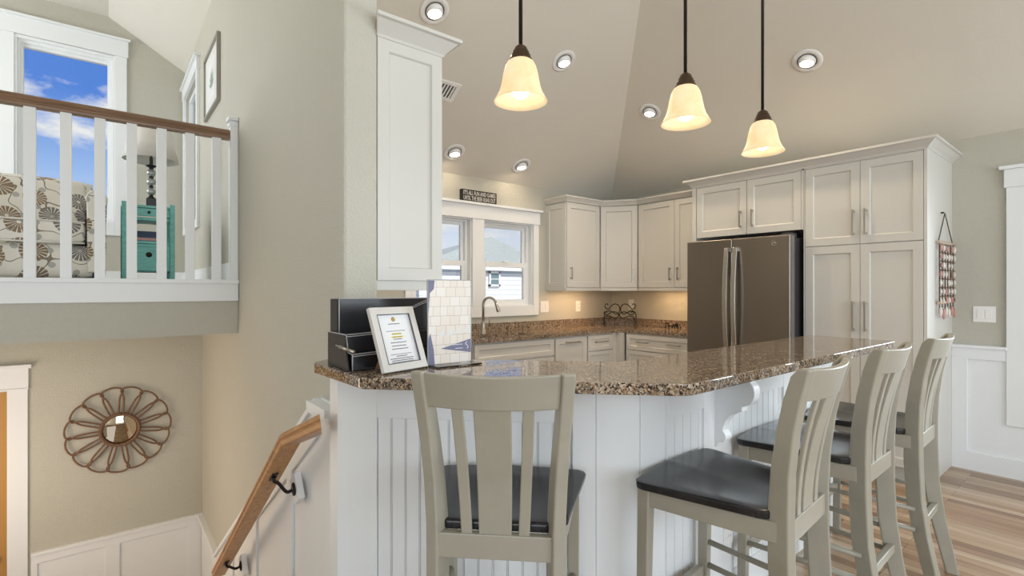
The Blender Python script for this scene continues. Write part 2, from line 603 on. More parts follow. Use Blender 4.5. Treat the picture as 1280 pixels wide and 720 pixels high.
# ------------------------------------------------------------------ room shell
b = MB()
b.zprism([(XMIN, YMIN), (XW, YMIN), (XW, YW), (XS2, YW), (XS2, YE), (.72, 1.99), (.72, 1.9), (.50, 1.9), (-1.6, 1.9), (-1.6, YR), (XMIN, YR)], -.25, 0)
struct(b, 'floor', 'oak_floor', 'light oak strip floor around the bar stools', 'floor')
b = MB().box(-1.6, 4.75, ZD - .1, XS, YM, ZD)
struct(b, 'floor_landing', 'carpet', 'carpeted landing below the rope mirror', 'floor')
b = MB()
for i in range(10):
    y0 = 1.95 + i * .28; z = -.175 * (i + 1)
    b.box(-.30, y0, ZD - .1, XS, y0 + .28, z)
struct(b, 'stair_floor', 'carpet', 'carpeted stair flight descending beside the oak handrail', 'stairs')

h = (ZT - ZC) / SL
b = MB()
b.faces([(XS2, YW, ZC), (XW, YW, ZC), (XW - h, YW - h, ZT), (XS2, YW - h, ZT)], [(0, 1, 2, 3)])
b.faces([(XW, YW, ZC), (XW, YMIN, ZC), (XW - h, YMIN, ZT), (XW - h, YW - h, ZT)], [(0, 1, 2, 3)])
b.faces([(XMIN, YMIN, ZT), (XW - h, YMIN, ZT), (XW - h, YW - h, ZT), (XMIN, YW - h, ZT)], [(0, 1, 2, 3)])
b.faces([(XMIN, YW - h, ZT), (XS2, YW - h, ZT), (XS2, YE, ZT), (XMIN, YE, ZT)], [(0, 1, 2, 3)])
b.faces([(XS2, YW - h, ZT), (XS2, YE, ZT), (XS2, YE, ZC + SL * (YW - YE))], [(0, 1, 2)])
xl = XS - (ZT - 4.139) / SL
b.faces([(XMIN, YE, ZT), (xl, YE, ZT), (xl, YL, ZT), (XMIN, YL, ZT)], [(0, 1, 2, 3)])
b.faces([(xl, YE, ZT), (XS + .05, YE, 4.139 - .03), (XS + .05, YL, 4.139 - .03), (xl, YL, ZT)], [(0, 1, 2, 3)])
b.faces([(xl, YE, ZT), (XS2, YE, ZT), (XS2, YE, 4.0), (XS + .05, YE, 4.1)], [(0, 1, 2, 3)])
struct(b, 'ceiling', 'ceiling_paint', 'beige vaulted ceiling with a hip line over the kitchen', 'ceiling')


b = MB().box(XMIN, -8.0, 4.05, XW + 1.5, YMIN - .14, 4.15)  # unseen roof slab added to keep most sun out of the great room
struct(b, 'ceiling_sun_block', 'trim_white', 'added roof slab behind the camera blocking sun from the south windows', 'sun block')


def wall_y(y0, y1, x0, x1, z0, z1, holes):
    """Wall slab between y0 and y1 with rectangular holes (xa, xb, za, zb), holes sorted by x."""
    b = MB(); x = x0
    for xa, xb, za, zb in holes:
        if xa > x: b.box(x, y0, z0, xa, y1, z1)
        if za > z0: b.box(xa, y0, z0, xb, y1, za)
        if zb < z1: b.box(xa, y0, zb, xb, y1, z1)
        x = xb
    b.box(x, y0, z0, x1, y1, z1)
    return b


def wall_x(x0, x1, y0, y1, z0, z1, holes):
    b = MB(); y = y0
    for ya, yb, za, zb in holes:
        if ya > y: b.box(x0, y, z0, x1, ya, z1)
        if za > z0: b.box(x0, ya, z0, x1, yb, za)
        if zb < z1: b.box(x0, ya, zb, x1, yb, z1)
        y = yb
    b.box(x0, y, z0, x1, y1, z1)
    return b


KW = [(2.23, 2.90, 1.171, 2.072), (3.047, 3.722, 1.171, 2.072)]
struct(wall_y(YW, YW + .15, XS2, XW + .12, 0, 2.62, KW), 'wall_kitchen', 'wall_paint', 'beige kitchen wall holding the twin windows over the sink', 'wall')
EWIN = (-1.40, .508, .47, 2.08)
struct(wall_x(XW, XW + .14, YMIN, YW + .15, 0, 2.62, [EWIN]), 'wall_right', 'wall_paint', 'grey beige wall at the right behind the pantry', 'wall')
SIDEW = (6.47, 7.55, 2.12, 3.74)
b = MB()
b.box(XS, YE, ZD - .1, XS2, YE + .001 + 4.2, 4.14)
b.box(XS, YE + 4.2, ZD - .1, XS2, SIDEW[0], 4.14)
b.box(XS, SIDEW[0], ZD - .1, XS2, SIDEW[1], SIDEW[2])
b.box(XS, SIDEW[0], SIDEW[3], XS2, SIDEW[1], 4.14)
b.box(XS, SIDEW[1], ZD - .1, XS2, YL + .15, 4.14)
struct(b, 'wall_partition', 'wall_paint', 'tall textured partition wall between stair and kitchen', 'wall', bevel=.012)
struct(wall_y(YM, YM + .12, -1.75, XS, ZD - .1, 1.02, [(-1.50, -.665, ZD, .457)]), 'wall_landing', 'wall_paint', 'beige landing wall carrying the rope mirror', 'wall')
LW = [(-1.70, -.94, 2.15, 4.145), (-.771, .091, 2.15, 4.145)]
struct(wall_y(YL, YL + .15, XMIN, XS, ZL - .2, ZT, LW), 'wall_loft', 'wall_paint', 'loft end wall with the tall window', 'wall')
b = MB().box(-1.75, 1.9, ZD - .1, -1.6, YM, -.02)
struct(b, 'wall_stairwell', 'wall_paint', 'far side wall of the stairwell', 'wall')
b = wall_x(XMIN - .14, XMIN, YMIN, YL + .15, -.25, ZT, [(-4.3, -1.5, .4, 3.1), (5.1, 7.1, 2.1, 3.9)])
struct(b, 'wall_left', 'wall_paint', 'great room side wall left of the camera', 'wall')
b = wall_y(YMIN - .14, YMIN, XMIN, XW + .14, -.25, ZT, [(-1.1, 4.3, .3, 3.25)])
struct(b, 'wall_rear', 'wall_paint', 'great room wall behind the camera', 'wall')
b = MB().box(XMIN, YR, 1.015, XS - .002, YL, ZL)
struct(b, 'floor_loft', 'wall_paint', 'beige loft edge beam under the railing', 'loft floor')
b = MB().box(XMIN, YR + .05, 1.0, XMIN + .01, YR + .06, 1.01)
b.bm.free()
b = MB().box(XMIN, YR - .022, 1.264, XS - .004, YR, 1.405).box(XMIN, YR - .045, 1.395, XS - .004, YR + .09, 1.425)
struct(b, 'trim_loft_edge', 'trim_white', 'white fascia band along the loft edge', 'trim', bevel=.003)

# baseboards, wainscots and casings -------------------------------------------------
b = MB()
b.box(XS - .018, YR + .1, ZL, XS, YL, ZL + .15)
b.box(XMIN, YL - .018, ZL, XS - .018, YL, ZL + .15)
struct(b, 'baseboard_loft', 'trim_white', 'white baseboard around the loft', 'baseboard', bevel=.003)

# landing wainscot on the mirror wall
b = MB()
b.box(-.513, YM - .012, ZD, XS, YM, -1.0)
b.box(-.513, YM - .026, -1.095, XS - .012, YM - .012, -1.012)
b.box(-.513, YM - .045, -1.02, XS, YM, -.993)
for x0, x1 in ((-.513, -.47), (.00, .11), (.66, .79)):
    b.box(x0, YM - .026, ZD, x1, YM - .012, -1.095)
b.box(-.513, YM - .028, ZD, XS - .012, YM - .012, ZD + .14)
struct(b, 'trim_landing_wainscot', 'trim_white', 'white panelled wainscot below the rope mirror', 'wainscot', bevel=.002)

# stair wainscot on the partition wall (follows the stair slope)
slope = (.83 + 1.0) / (5.15 - 2.42)


def zs(y): return .83 - slope * (y - 2.42) if y < 5.15 else -1.0


b = MB()
Y = lambda y, dz, x: (x, y, zs(y) + dz)
poly = [(XS, 2.02, .845), (XS, 2.41, .845), (XS, 5.15, -1.0), (XS, YM - .04, -1.0), (XS, YM - .04, ZD), (XS, 4.9, ZD), (XS, 2.02, -.1)]
b.prism(poly, (-.012, 0, 0))


def strip(y0, y1, d0, d1, t0, t1):
    b.prism([Y(y0, d0, XS - t0), Y(y1, d0, XS - t0), Y(y1, d1, XS - t0), Y(y0, d1, XS - t0)], (-(t1 - t0), 0, 0))


strip(2.42, 5.15, -.17, -.02, .012, .028)
strip(5.15, YM - .04, -.10, -.012, .012, .028)
strip(2.40, 5.16, -.028, .004, 0, .05)
strip(5.15, YM - .04, -.028, .004, 0, .05)
for y in (2.83, 3.64, 4.43, 5.14):
    b.prism([Y(y, -.12, XS - .012), Y(y + .10, -.12, XS - .012), (XS - .012, y + .10, zs(y) - 1.1), (XS - .012, y, zs(y) - 1.1)], (-.0155, 0, 0))
strip(2.15, 5.15, -1.02, -.86, .012, .028)
b.box(XS - .028, 2.02, -.1, XS - .012, 2.16, .80)
b.box(XS - .075, 2.17, .802, XS, 2.42, .838)
b.box(XS - .06, 2.16, .775, XS, 2.43, .803)
struct(b, 'trim_stair_wainscot', 'trim_white', 'white sloped wainscot below the oak handrail', 'wainscot', bevel=.002)

# right wall wainscot
b = MB()
X1 = XW
b.box(X1 - .012, YMIN, 0, X1, .904, .93)
b.box(X1 - .045, .60, .915, X1, .904, .937)
b.box(X1 - .030, -1.49, .845, X1 - .012, .904, .915) if False else b.box(X1 - .026, .60, .832, X1 - .012, .904, .915)
b.box(X1 - .028, YMIN, 0, X1 - .012, .904, .137)
b.box(X1 - .026, .813, .137, X1 - .012, .904, .832)
b.box(X1 - .026, -1.6, .137, X1 - .012, -1.5, .832)
struct(b, 'trim_right_wainscot', 'trim_white', 'white panel wainscot beside the pantry', 'wainscot', bevel=.002)


def casing_x(x, s, ya, yb, za, zb, w, name, label, lo=True):
    """Flat craftsman casing around an opening on a wall of constant x, s = direction into the room."""
    b = MB()
    b.box(x, ya - w, za - w, x + s * .03, ya, zb); b.box(x, yb, za - w, x + s * .03, yb + w, zb)
    b.box(x, ya, za - w, x + s * .03, yb, za)
    b.box(x, ya - w - .012, zb, x + s * .036, yb + w + .012, zb + .13)
    b.box(x, ya - w - .035, zb + .13, x + s * .06, yb + w + .035, zb + .155)
    return struct(b, name, 'trim_white', label, 'window casing', bevel=.003)


def casing_y(y, s, xs, za, zb, w, name, label, head=.13):
    """xs: list of (xa, xb) openings side by side on a wall of constant y."""
    b = MB()
    xa, xb = xs[0][0], xs[-1][1]
    b.box(xa - w, y, za - w * 1.35, xa, y + s * .022, zb); b.box(xb, y, za - w * 1.35, xb + w, y + s * .022, zb)
    for (p, q), (r, t) in zip(xs, xs[1:]): b.box(q, y, za, r, y + s * .022, zb)
    b.box(xa, y, za - w * 1.35, xb, y + s * .022, za)
    b.box(xa - w - .014, y, zb, xb + w + .014, y + s * .03, zb + head)
    b.box(xa - w - .035, y, zb + head, xb + w + .035, y + s * .058, zb + head + .026)
    return struct(b, name, 'trim_white', label, 'window casing', bevel=.003)


casing_x(XW, -1, EWIN[0], EWIN[1], EWIN[2], EWIN[3], .095, 'trim_right_window', 'white casing of the window at the right edge')
casing_x(XS, -1, SIDEW[0], SIDEW[1], SIDEW[2], SIDEW[3], .09, 'trim_loft_side_window', 'white casing of the side window in the loft')
casing_y(YW, -1, [(2.23, 2.90), (3.047, 3.722)], 1.171, 2.072, .078, 'trim_kitchen_window', 'white casing around both kitchen sink windows', .138)
casing_y(YL, -1, [(-1.70, -.94), (-.771, .091)], 2.15, 4.15, .115, 'trim_loft_window', 'white casing around the tall loft window', .19)


def double_hung(name, x0, x1, z0, z1, y, zm, label):
    w = thing(name, (x0 / 2 + x1 / 2, y, z0), label, 'window', kind='structure')
    b = MB()
    b.ring((x0, y, z0), (1, 0, 0), (0, 0, 1), (0, .06, 0), x1 - x0, z1 - z0, .012, .012, .012, .012)
    f = .038
    b.box(x0, y + .06, z0, x0 + f, y + .13, z1); b.box(x1 - f, y + .06, z0, x1, y + .13, z1)
    b.box(x0 + f, y + .06, z0, x1 - f, y + .13, z0 + f * .6); b.box(x0 + f, y + .06, z1 - f * .7, x1 - f, y + .13, z1)
    b.build('window_frame', 'trim_white', w, bevel=.002)
    a, c = x0 + f, x1 - f

    def sash(nm, za, zb, ya, s, top, bot):
        b = MB()
        b.box(a, ya, za, a + s, ya + .03, zb); b.box(c - s, ya, za, c, ya + .03, zb)
        b.box(a + s, ya, za, c - s, ya + .03, za + bot); b.box(a + s, ya, zb - top, c - s, ya + .03, zb)
        o = b.build(nm, 'trim_white', w, bevel=.002)
        MB().box(a + s - .004, ya + .013, za + bot - .004, c - s + .004, ya + .017, zb - top + .004).build('pane', 'window_glass', o)
    sash('upper_sash', zm - .02, z1 - .026, y + .095, .034, .036, .05)
    sash('lower_sash', z0 + .022, zm + .03, y + .064, .040, .052, .046)
    MB().box((a + c) / 2 - .03, y + .05, zm + .028, (a + c) / 2 + .03, y + .09, zm + .046).build('sash_lock', 'trim_white', w, bevel=.004)
    return w


double_hung('window_1', 3.047, 3.722, 1.171, 2.072, YW, 1.615, 'right kitchen window behind the faucet')
double_hung('window_2', 2.23, 2.90, 1.171, 2.072, YW, 1.615, 'left kitchen window partly hidden by the upper cabinet')


def fixed_y(name, x0, x1, z0, z1, y, label):
    w = thing(name, (x0 / 2 + x1 / 2, y, z0), label, 'window', kind='structure')
    b = MB()
    for k, (f, ya, yb) in enumerate(((.022, -.012, .05), (.046, .02, .09), (.068, .045, .11))):
        b.ring((x0, y + ya, z0), (1, 0, 0), (0, 0, 1), (0, yb - ya, 0), x1 - x0, z1 - z0, f, f, f * .8, f * 1.5)
    b.build('window_frame', 'trim_white', w, bevel=.002)
    MB().box(x0 + .06, y + .07, z0 + .05, x1 - .06, y + .075, z1 - .09).build('pane', 'window_glass', w)


fixed_y('window_3', -.771, .091, 2.15, 4.145, YL, 'tall loft window showing blue sky and clouds')
fixed_y('window_4', -1.70, -.94, 2.15, 4.145, YL, 'next loft window further to the left')


def fixed_x(name, x, s, y0, y1, z0, z1, label):
    w = thing(name, (x, y0 / 2 + y1 / 2, z0), label, 'window', kind='structure')
    b = MB(); f = .05
    xa, xb = x + s * .03, x + s * .10
    b.ring((xa, y0, z0), (0, 1, 0), (0, 0, 1), (xb - xa, 0, 0), y1 - y0, z1 - z0, f, f, f, f)
    b.build('window_frame', 'trim_white', w, bevel=.002)
    MB().box(x + s * .06, y0 + f - .01, z0 + f - .01, x + s * .066, y1 - f + .01, z1 - f + .01).build('pane', 'window_glass', w)


fixed_x('window_5', XS, 1, SIDEW[0], SIDEW[1], SIDEW[2], SIDEW[3], 'side window in the loft left of the framed print')
fixed_x('window_6', XW, 1, EWIN[0], EWIN[1], EWIN[2], EWIN[3], 'window beside the light switch at the right edge')

# landing door with its casing
b = MB()
b.box(-.665, YM - .02, ZD, -.533, YM, .475)
b.box(-1.63, YM - .02, ZD, -1.50, YM, .475)
b.box(-1.66, YM - .026, .475, -.528, YM, .655)
b.box(-1.68, YM - .05, .655, -.508, YM, .69)
b.box(-1.65, YM - .035, .468, -.525, YM, .482)
struct(b, 'trim_landing_door', 'trim_white', 'white casing of the landing door at the left edge', 'door casing', bevel=.003)
d = thing('door_1', (-1.08, YM + .05, ZD), 'amber wood door on the landing at the left edge', 'door', kind='structure')
b = MB().shaker((-1.50, YM + .07, ZD), (1, 0, 0), (0, -1, 0), .835, 2.385, .12, .012, .04)
b.build('panel', 'door_wood', d)
MB().ball((-.75, YM + .0, ZD + .95), .03).cyl((-.75, YM + .0, ZD + .95), (-.75, YM + .04, ZD + .95), .012).build('door_handle', 'nickel', d)

# ------------------------------------------------------------------ outside
b = MB().faces([(-60, 9, -3.2), (80, 9, -3.2), (80, 90, -3.2), (-60, 90, -3.2)], [(0, 1, 2, 3)])
b = MB().box(-60, 8.2, -3.4, 80, 90, -3.2)
struct(b, 'ground_outside', 'sand', 'sandy ground outside the kitchen windows', 'ground')
hs = thing("house", (8.1, 12.4, -3.2), 'neighbouring white house with grey roof outside the kitchen window', 'house')
HL, HR = 5.75, 10.5
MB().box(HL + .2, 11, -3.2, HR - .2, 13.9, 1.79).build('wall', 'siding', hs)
MB().box(HL + .2, 10.97, 1.79, HR - .2, 11.0, 1.87).box(HL + .15, 10.93, 1.86, HR - .15, 11, 1.90).build('frieze', 'frieze_blue', hs)
b = MB()
ez = 1.93
b.faces([(HL, 10.86, ez), (HR, 10.86, ez), (HR, 14.0, ez), (HL, 14.0, ez), (9.17, 12.4, 2.96)],
        [(0, 1, 4), (1, 2, 4), (2, 3, 4), (3, 0, 4), (0, 3, 2, 1)])
b.build('roof', 'roof_shingle', hs)
MB().box(HL, 10.84, ez - .07, HR, 10.88, ez + .02).build('fascia', 'house_white', hs)
w = MB()
w.box(8.03, 10.94, 1.44, 8.40, 11, 1.49).box(8.03, 10.94, 1.79, 8.40, 11, 1.84).box(8.03, 10.94, 1.44, 8.08, 11, 1.84).box(8.35, 10.94, 1.44, 8.40, 11, 1.84)
w.box(8.03, 10.95, 1.625, 8.40, 11, 1.645)
w = w.build('window', 'house_white', hs)
MB().box(8.07, 10.96, 1.48, 8.36, 10.99, 1.80).build('pane', 'house_glass', w)

# ------------------------------------------------------------------ kitchen cabinets


def pull(b, p, d, n, L):
    """Bar handle centred at p, along d, standing off along n."""
    p, d, n = V(p), V(d).normalized(), V(n).normalized()
    s = d.cross(n)
    b.obox(p - d * L / 2 + n * .022 - s * .005, d * L, s * .010, n * .010)
    for k in (-1, 1):
        b.obox(p + d * (k * (L / 2 - .012) - .007) - s * .007, d * .014, s * .014, n * .024)
    return b


ZV = (0, 0, 1)


def door(parent, o, u, n, w, h, handle=None, hl=.135, hdir=ZV, name='door', m='cabinet_white', stile=.058):
    d = MB().shaker(o, u, n, w, h, stile).build(name, m, parent, bevel=.0015)
    if handle is not None:
        hs = handle if isinstance(handle, list) else [handle]
        for a, c in hs:
            p = V(o) + V(u).normalized() * a + V((0, 0, c)) + V(n).normalized() * .02
            pull(MB(), p, hdir, n, hl).build('handle', 'nickel', d, bevel=.001)
    return d


def crown(path, zb, zt, out, name, label):
    """Sloped crown along plan polyline path; each entry is ((x, y), (ox, oy)) with the outward mitre direction."""
    b = MB()
    rows = []
    for (x, y), (ox, oy) in path:
        prof = [(-.02, zb), (.004, zb), (.010, zb + .012), (out * .78, zt - .02), (out, zt - .016), (out, zt), (-.02, zt)]
        rows.append([(x + ox * a, y + oy * a, z) for a, z in prof])
    n = len(rows[0])
    vs = [b.bm.verts.new(p) for r in rows for p in r]
    for i in range(len(rows) - 1):
        for k in range(n):
            l = (k + 1) % n
            b.bm.faces.new((vs[i * n + k], vs[i * n + l], vs[(i + 1) * n + l], vs[(i + 1) * n + k]))
    b.bm.faces.new(vs[:n]); b.bm.faces.new(vs[-n:])
    return struct(b, name, 'cabinet_white', label, 'crown moulding')


# upper cabinet on the partition wall, seen from its end
c = thing('upper_cabinet', (1.12, 2.5, 1.346), 'tall white upper cabinet on the partition wall above the black organizer', 'cabinet')
b = MB().box(XS2, YE + .02, 1.40, 1.27, 3.30, 2.50)
b.shaker((XS2, YE + .02, 1.393), (1, 0, 0), (0, -1, 0), 1.288 - XS2, 1.098, .055, .010, .02)
b.box(1.27, YE + .02, 2.436, 1.2875, 3.30, 2.491)
b.build('body', 'cabinet_white', c)
MB().box(XS2, YE + .012, 1.346, 1.288, 3.30, 1.393).build('light_rail', 'cabinet_white', c, bevel=.002)
for i in range(2):
    door(c, (1.27, YE + .03 + i * .56, 1.40), (0, 1, 0), (1, 0, 0), .555, 1.03, (.50 if i == 0 else .055, .12))
o = crown([((XS2, YE), (-.43, -1)), ((1.289, YE), (1, -1)), ((1.289, 3.30), (1, 0))], 2.488, 2.568, .072, 'trim_partition_crown', 'white crown on the tall cabinet left of the windows')

# corner uppers
ZU0, ZU1 = 1.375, 2.31
c = thing('upper_cabinet', (4.2, 4.1, 1.335), 'white upper cabinet between the window and the diagonal corner cabinet', 'cabinet')
b = MB().box(3.944, 3.95, ZU0 - .005, 4.475, YW, 2.33)
b.shaker((3.944, YW, ZU0 - .005), (0, -1, 0), (-1, 0, 0), YW - 3.952, 2.31 - ZU0, .055, .010, .018)
b.build('body', 'cabinet_white', c)
MB().box(3.926, 3.932, 1.335, 4.475, 3.952, ZU0 - .006).box(3.926, 3.952, 1.335, 3.946, YW, ZU0 - .006).build('light_rail', 'cabinet_white', c, bevel=.002)
door(c, (3.94, 3.952, ZU0), (1, 0, 0), (0, -1, 0), 4.475 - 3.944, ZU1 - ZU0, (.052, .155))
c = thing('upper_cabinet', (4.8, 4.0, 1.335), 'white diagonal upper cabinet in the kitchen corner', 'cabinet')
P1, P2 = V((4.482, 3.932, 0)), V((4.737, 3.600, 0))
dd = (P2 - P1).normalized(); nn = V((-dd.y * -1, dd.x * -1, 0)); nn = V((dd.y, -dd.x, 0))
if nn.x > 0: nn = -nn
q1, q2 = P1 - nn * .02, P2 - nn * .02
b = MB().zprism([(q1.x, q1.y), (q2.x, q2.y), (XW, q2.y), (XW, YW), (q1.x, YW)], ZU0 - .005, 2.33)
b.build('body', 'cabinet_white', c)
MB().zprism([(P1.x, P1.y), (P2.x, P2.y), (P2.x + .02, P2.y + .01), (P1.x + .01, P1.y + .02)], 1.335, ZU0 - .006).build('light_rail', 'cabinet_white', c, bevel=.002)
door(c, q1 + V((0, 0, ZU0)) + dd * .003, dd, nn, (P2 - P1).length - .006, ZU1 - ZU0, ((P2 - P1).length - .05, .145))
c = thing('upper_cabinet', (4.9, 3.1, 1.335), 'white two door upper cabinet left of the refrigerator', 'cabinet')
b = MB().box(4.757, 2.69, ZU0 - .005, XW, 3.59, 2.33)
b.build('body', 'cabinet_white', c)
MB().box(4.737, 2.69, 1.335, 4.757, 3.59, ZU0 - .006).build('light_rail', 'cabinet_white', c, bevel=.002)
door(c, (4.757, 3.587, ZU0), (0, -1, 0), (-1, 0, 0), .464, ZU1 - ZU0, (.415, .145))
door(c, (4.757, 3.118, ZU0), (0, -1, 0), (-1, 0, 0), .425, ZU1 - ZU0, (.045, .145))
crown([((3.926, YW), (-1, 0)), ((3.926, 3.930), (-1, -1)), ((4.480, 3.930), (-.1, -1.0)), ((4.735, 3.598), (-1, -.25)), ((4.735, 2.69), (-1, 0))],
      2.318, 2.378, .045, 'trim_corner_crown', 'white crown stepping around the corner upper cabinets')

# cabinet over the refrigerator and pantry
XP = 4.343
YP = .904
c = thing('fridge_cabinet', (4.7, 2.15, 1.8), 'white cabinet over the refrigerator with its tall side panel', 'cabinet')
b = MB().box(XP + .022, 1.705, 1.835, XW, 2.66, 2.33)
b.build('body', 'cabinet_white', c)
MB().box(XP, 2.628, 0, XW, 2.668, 2.33).build('side_panel', 'cabinet_white', c, bevel=.002)
MB().box(XP, 1.687, 1.83, XP + .03, 1.70, 2.33).box(XP, 1.687, 2.303, XP + .03, 2.63, 2.33).build('face_frame', 'cabinet_white', c)
door(c, (XP + .022, 2.622, 1.832), (0, -1, 0), (-1, 0, 0), .474, .468, (.425, .135), .15)
door(c, (XP + .022, 2.143, 1.832), (0, -1, 0), (-1, 0, 0), .440, .468, (.05, .135), .15)
c = thing('pantry_cabinet', (4.7, 1.3, 0), 'tall white four door pantry cabinet right of the refrigerator', 'cabinet')
b = MB().box(XP + .022, YP + .02, .10, XW, 1.684, 2.33)
b.build('body', 'cabinet_white', c)
MB().box(XP, YP, .0, XW, YP + .02, 2.33).build('side_panel', 'cabinet_white', c, bevel=.002)
MB().box(XP, YP + .02, 2.304, XP + .03, 1.684, 2.33).box(XP, 1.677, .1, XP + .03, 1.684, 2.33).build('face_frame', 'cabinet_white', c)
MB().box(XP + .07, YP + .02, 0, XP + .09, 1.68, .10).build('toe_kick', 'cabinet_white', c)
for z0, hh, hz in ((1.690, .612, .13), (.105, 1.579, None)):
    zc = .16 if hz else 1.579 - .53
    door(c, (XP + .022, 1.674, z0), (0, -1, 0), (-1, 0, 0), .3745, hh, (.335, zc), .19 if hz else .22)
    door(c, (XP + .022, 1.2965, z0), (0, -1, 0), (-1, 0, 0), .3705, hh, (.035, zc), .19 if hz else .22)
crown([((XW, 2.668), (0, 1)), ((XP, 2.668), (-1, 1)), ((XP, YP), (-1, -1)), ((XW, YP), (0, -1))], 2.313, 2.380, .062, 'trim_pantry_crown', 'white crown over the refrigerator cabinet and pantry')

# base cabinets along the window wall
YB = 3.665
ZK = .874


def base_box(c, x0, y0, x1, y1):
    MB().box(x0, y0, .10, x1, y1, ZK).build('body', 'cabinet_white', c)


c = thing('base_cabinet', (1.45, 3.9, 0), 'white two door base cabinet left of the steel dishwasher', 'cabinet')
base_box(c, XS2 + .004, YB, 1.89, 4.25)
for i in range(2): door(c, (.985 + i * .452, YB, .115), (1, 0, 0), (0, -1, 0), .448, .745, (.40 if i == 0 else .045, .64))
c = thing('dishwasher', (2.2, 3.9, 0), 'steel dishwasher left of the sink cabinet', 'dishwasher')
MB().box(1.90, YB, .08, 2.495, 4.2, ZK).build('door', 'dishwasher_steel', c, bevel=.004)
b = MB().cyl((1.95, YB - .03, .80), (2.45, YB - .03, .80), .009)
b.cyl((1.97, YB, .80), (1.97, YB - .03, .80), .006).cyl((2.43, YB, .80), (2.43, YB - .03, .80), .006)
b.build('handle', 'nickel', c)
c = thing('base_cabinet', (3.0, 3.9, 0), 'white sink base cabinet with a long false drawer front', 'cabinet')
MB().box(2.505, YB, .10, 2.523, 4.25, ZK).box(3.457, YB, .10, 3.475, 4.25, ZK).box(2.523, YB, .10, 3.457, 4.25, .12).box(2.523, YB, .12, 3.457, YB + .018, ZK).box(2.523, 4.23, .12, 3.457, 4.25, ZK).build('body', 'cabinet_white', c)
door(c, (2.515, YB, .70), (1, 0, 0), (0, -1, 0), .955, .16, name='false_front', stile=.045)
for i in range(2): door(c, (2.515 + i * .48, YB, .115), (1, 0, 0), (0, -1, 0), .475, .57, (.43 if i == 0 else .045, .47))
c = thing('base_cabinet', (3.7, 3.9, 0), 'white base cabinet with one tall pull out front beside the sink cabinet', 'cabinet')
base_box(c, 3.485, YB, 3.955, 4.25)
door(c, (3.49, YB, .115), (1, 0, 0), (0, -1, 0), .455, .745, (.235, .70), .20, (1, 0, 0))
c = thing('base_cabinet', (4.2, 3.9, 0), 'white stack of drawers left of the kitchen corner', 'cabinet')
base_box(c, 3.96, YB, 4.36, 4.25)
for z0, hh in ((.70, .16), (.41, .28), (.115, .285)):
    door(c, (3.965, YB, z0), (1, 0, 0), (0, -1, 0), .385, hh, (.2, hh * .55), .20, (1, 0, 0), 'drawer', stile=.04)
MB().box(4.36, YB - .012, .1, 4.455, YB + .03, ZK).box(4.425, YB - .10, .1, 4.47, YB + .03, ZK).build('corner_filler', 'cabinet_white', c)
c = thing('base_cabinet', (4.7, 3.1, 0), 'white wide drawer base next to the refrigerator', 'cabinet')
MB().box(4.47, 2.69, .10, XW - .005, 3.55, ZK).build('body', 'cabinet_white', c)
for z0, hh in ((.70, .16), (.41, .28), (.115, .285)):
    door(c, (4.47, 3.53, z0), (0, -1, 0), (-1, 0, 0), .835, hh, [(.22, hh * .55), (.60, hh * .55)], .15, (0, 1, 0), 'drawer', stile=.04)

# granite counter with undermount sink
YC, XC = 3.632, 4.452
b = MB()
z0, z1 = ZK + .001, .914
sx0, sx1, sy0, sy1 = 2.62, 3.26, 3.715, 3.95
b.box(XS2, YC, z0, sx0, YW - .001, z1).box(sx0, YC, z0, sx1, sy0, z1).box(sx0, sy1, z0, sx1, YW - .001, z1)
b.zprism([(sx1, YC), (XC - .05, YC), (XC, YC - .05), (XC, 2.69), (XW - .001, 2.69), (XW - .001, YW - .001), (sx1, YW - .001)], z0, z1)
ct = thing('kitchen_counter', (3.2, 3.9, ZK), 'brown speckled granite counter along the window wall and corner', 'countertop')
b.build('worktop', 'granite', ct)
MB().box(XS2, YW - .022, z1, XW - .022, YW - .001, 1.0).box(XW - .022, 2.69, z1, XW - .001, YW - .001, 1.0).build('backsplash', 'granite', ct)
b = MB()
t = .003
b.box(sx0, sy0, .70, sx1, sy1, .703).box(sx0 - t, sy0, .70, sx0, sy1, z0).box(sx1, sy0, .70, sx1 + t, sy1, z0)
b.box(sx0, sy0 - t, .70, sx1, sy0, z0).box(sx0, sy1, .70, sx1, sy1 + t, z0)
tag(b.build('sink', 'steel'), 'stainless undermount sink below the window', 'sink')

# under cabinet light bars
for k, (x0, y0, x1, y1) in enumerate(((4.0, 4.02, 4.5, 4.06), (4.86, 2.80, 4.90, 3.5))):
    lab = ('slim lit light bar under the cabinet beside the window', 'slim lit light bar under the cabinet beside the refrigerator')[k]
    t_ = thing('under_cabinet_light', ((x0 + x1) / 2, (y0 + y1) / 2, 1.34), lab, 'light')
    MB().box(x0, y0, 1.355, x1, y1, 1.3695).build('housing', 'white_plastic', t_)
    MB().box(x0 + .01, y0 + .008, 1.352, x1 - .01, y1 - .008, 1.355).build('diffuser', 'led', t_)
    lamp('under_cabinet_glow', 'AREA', ((x0 + x1) / 2, (y0 + y1) / 2, 1.349), 2.6, (1, .62, .30), (0, 0, 0), shape='RECTANGLE', size=max(x1 - x0, .05), size_y=max(y1 - y0, .05))

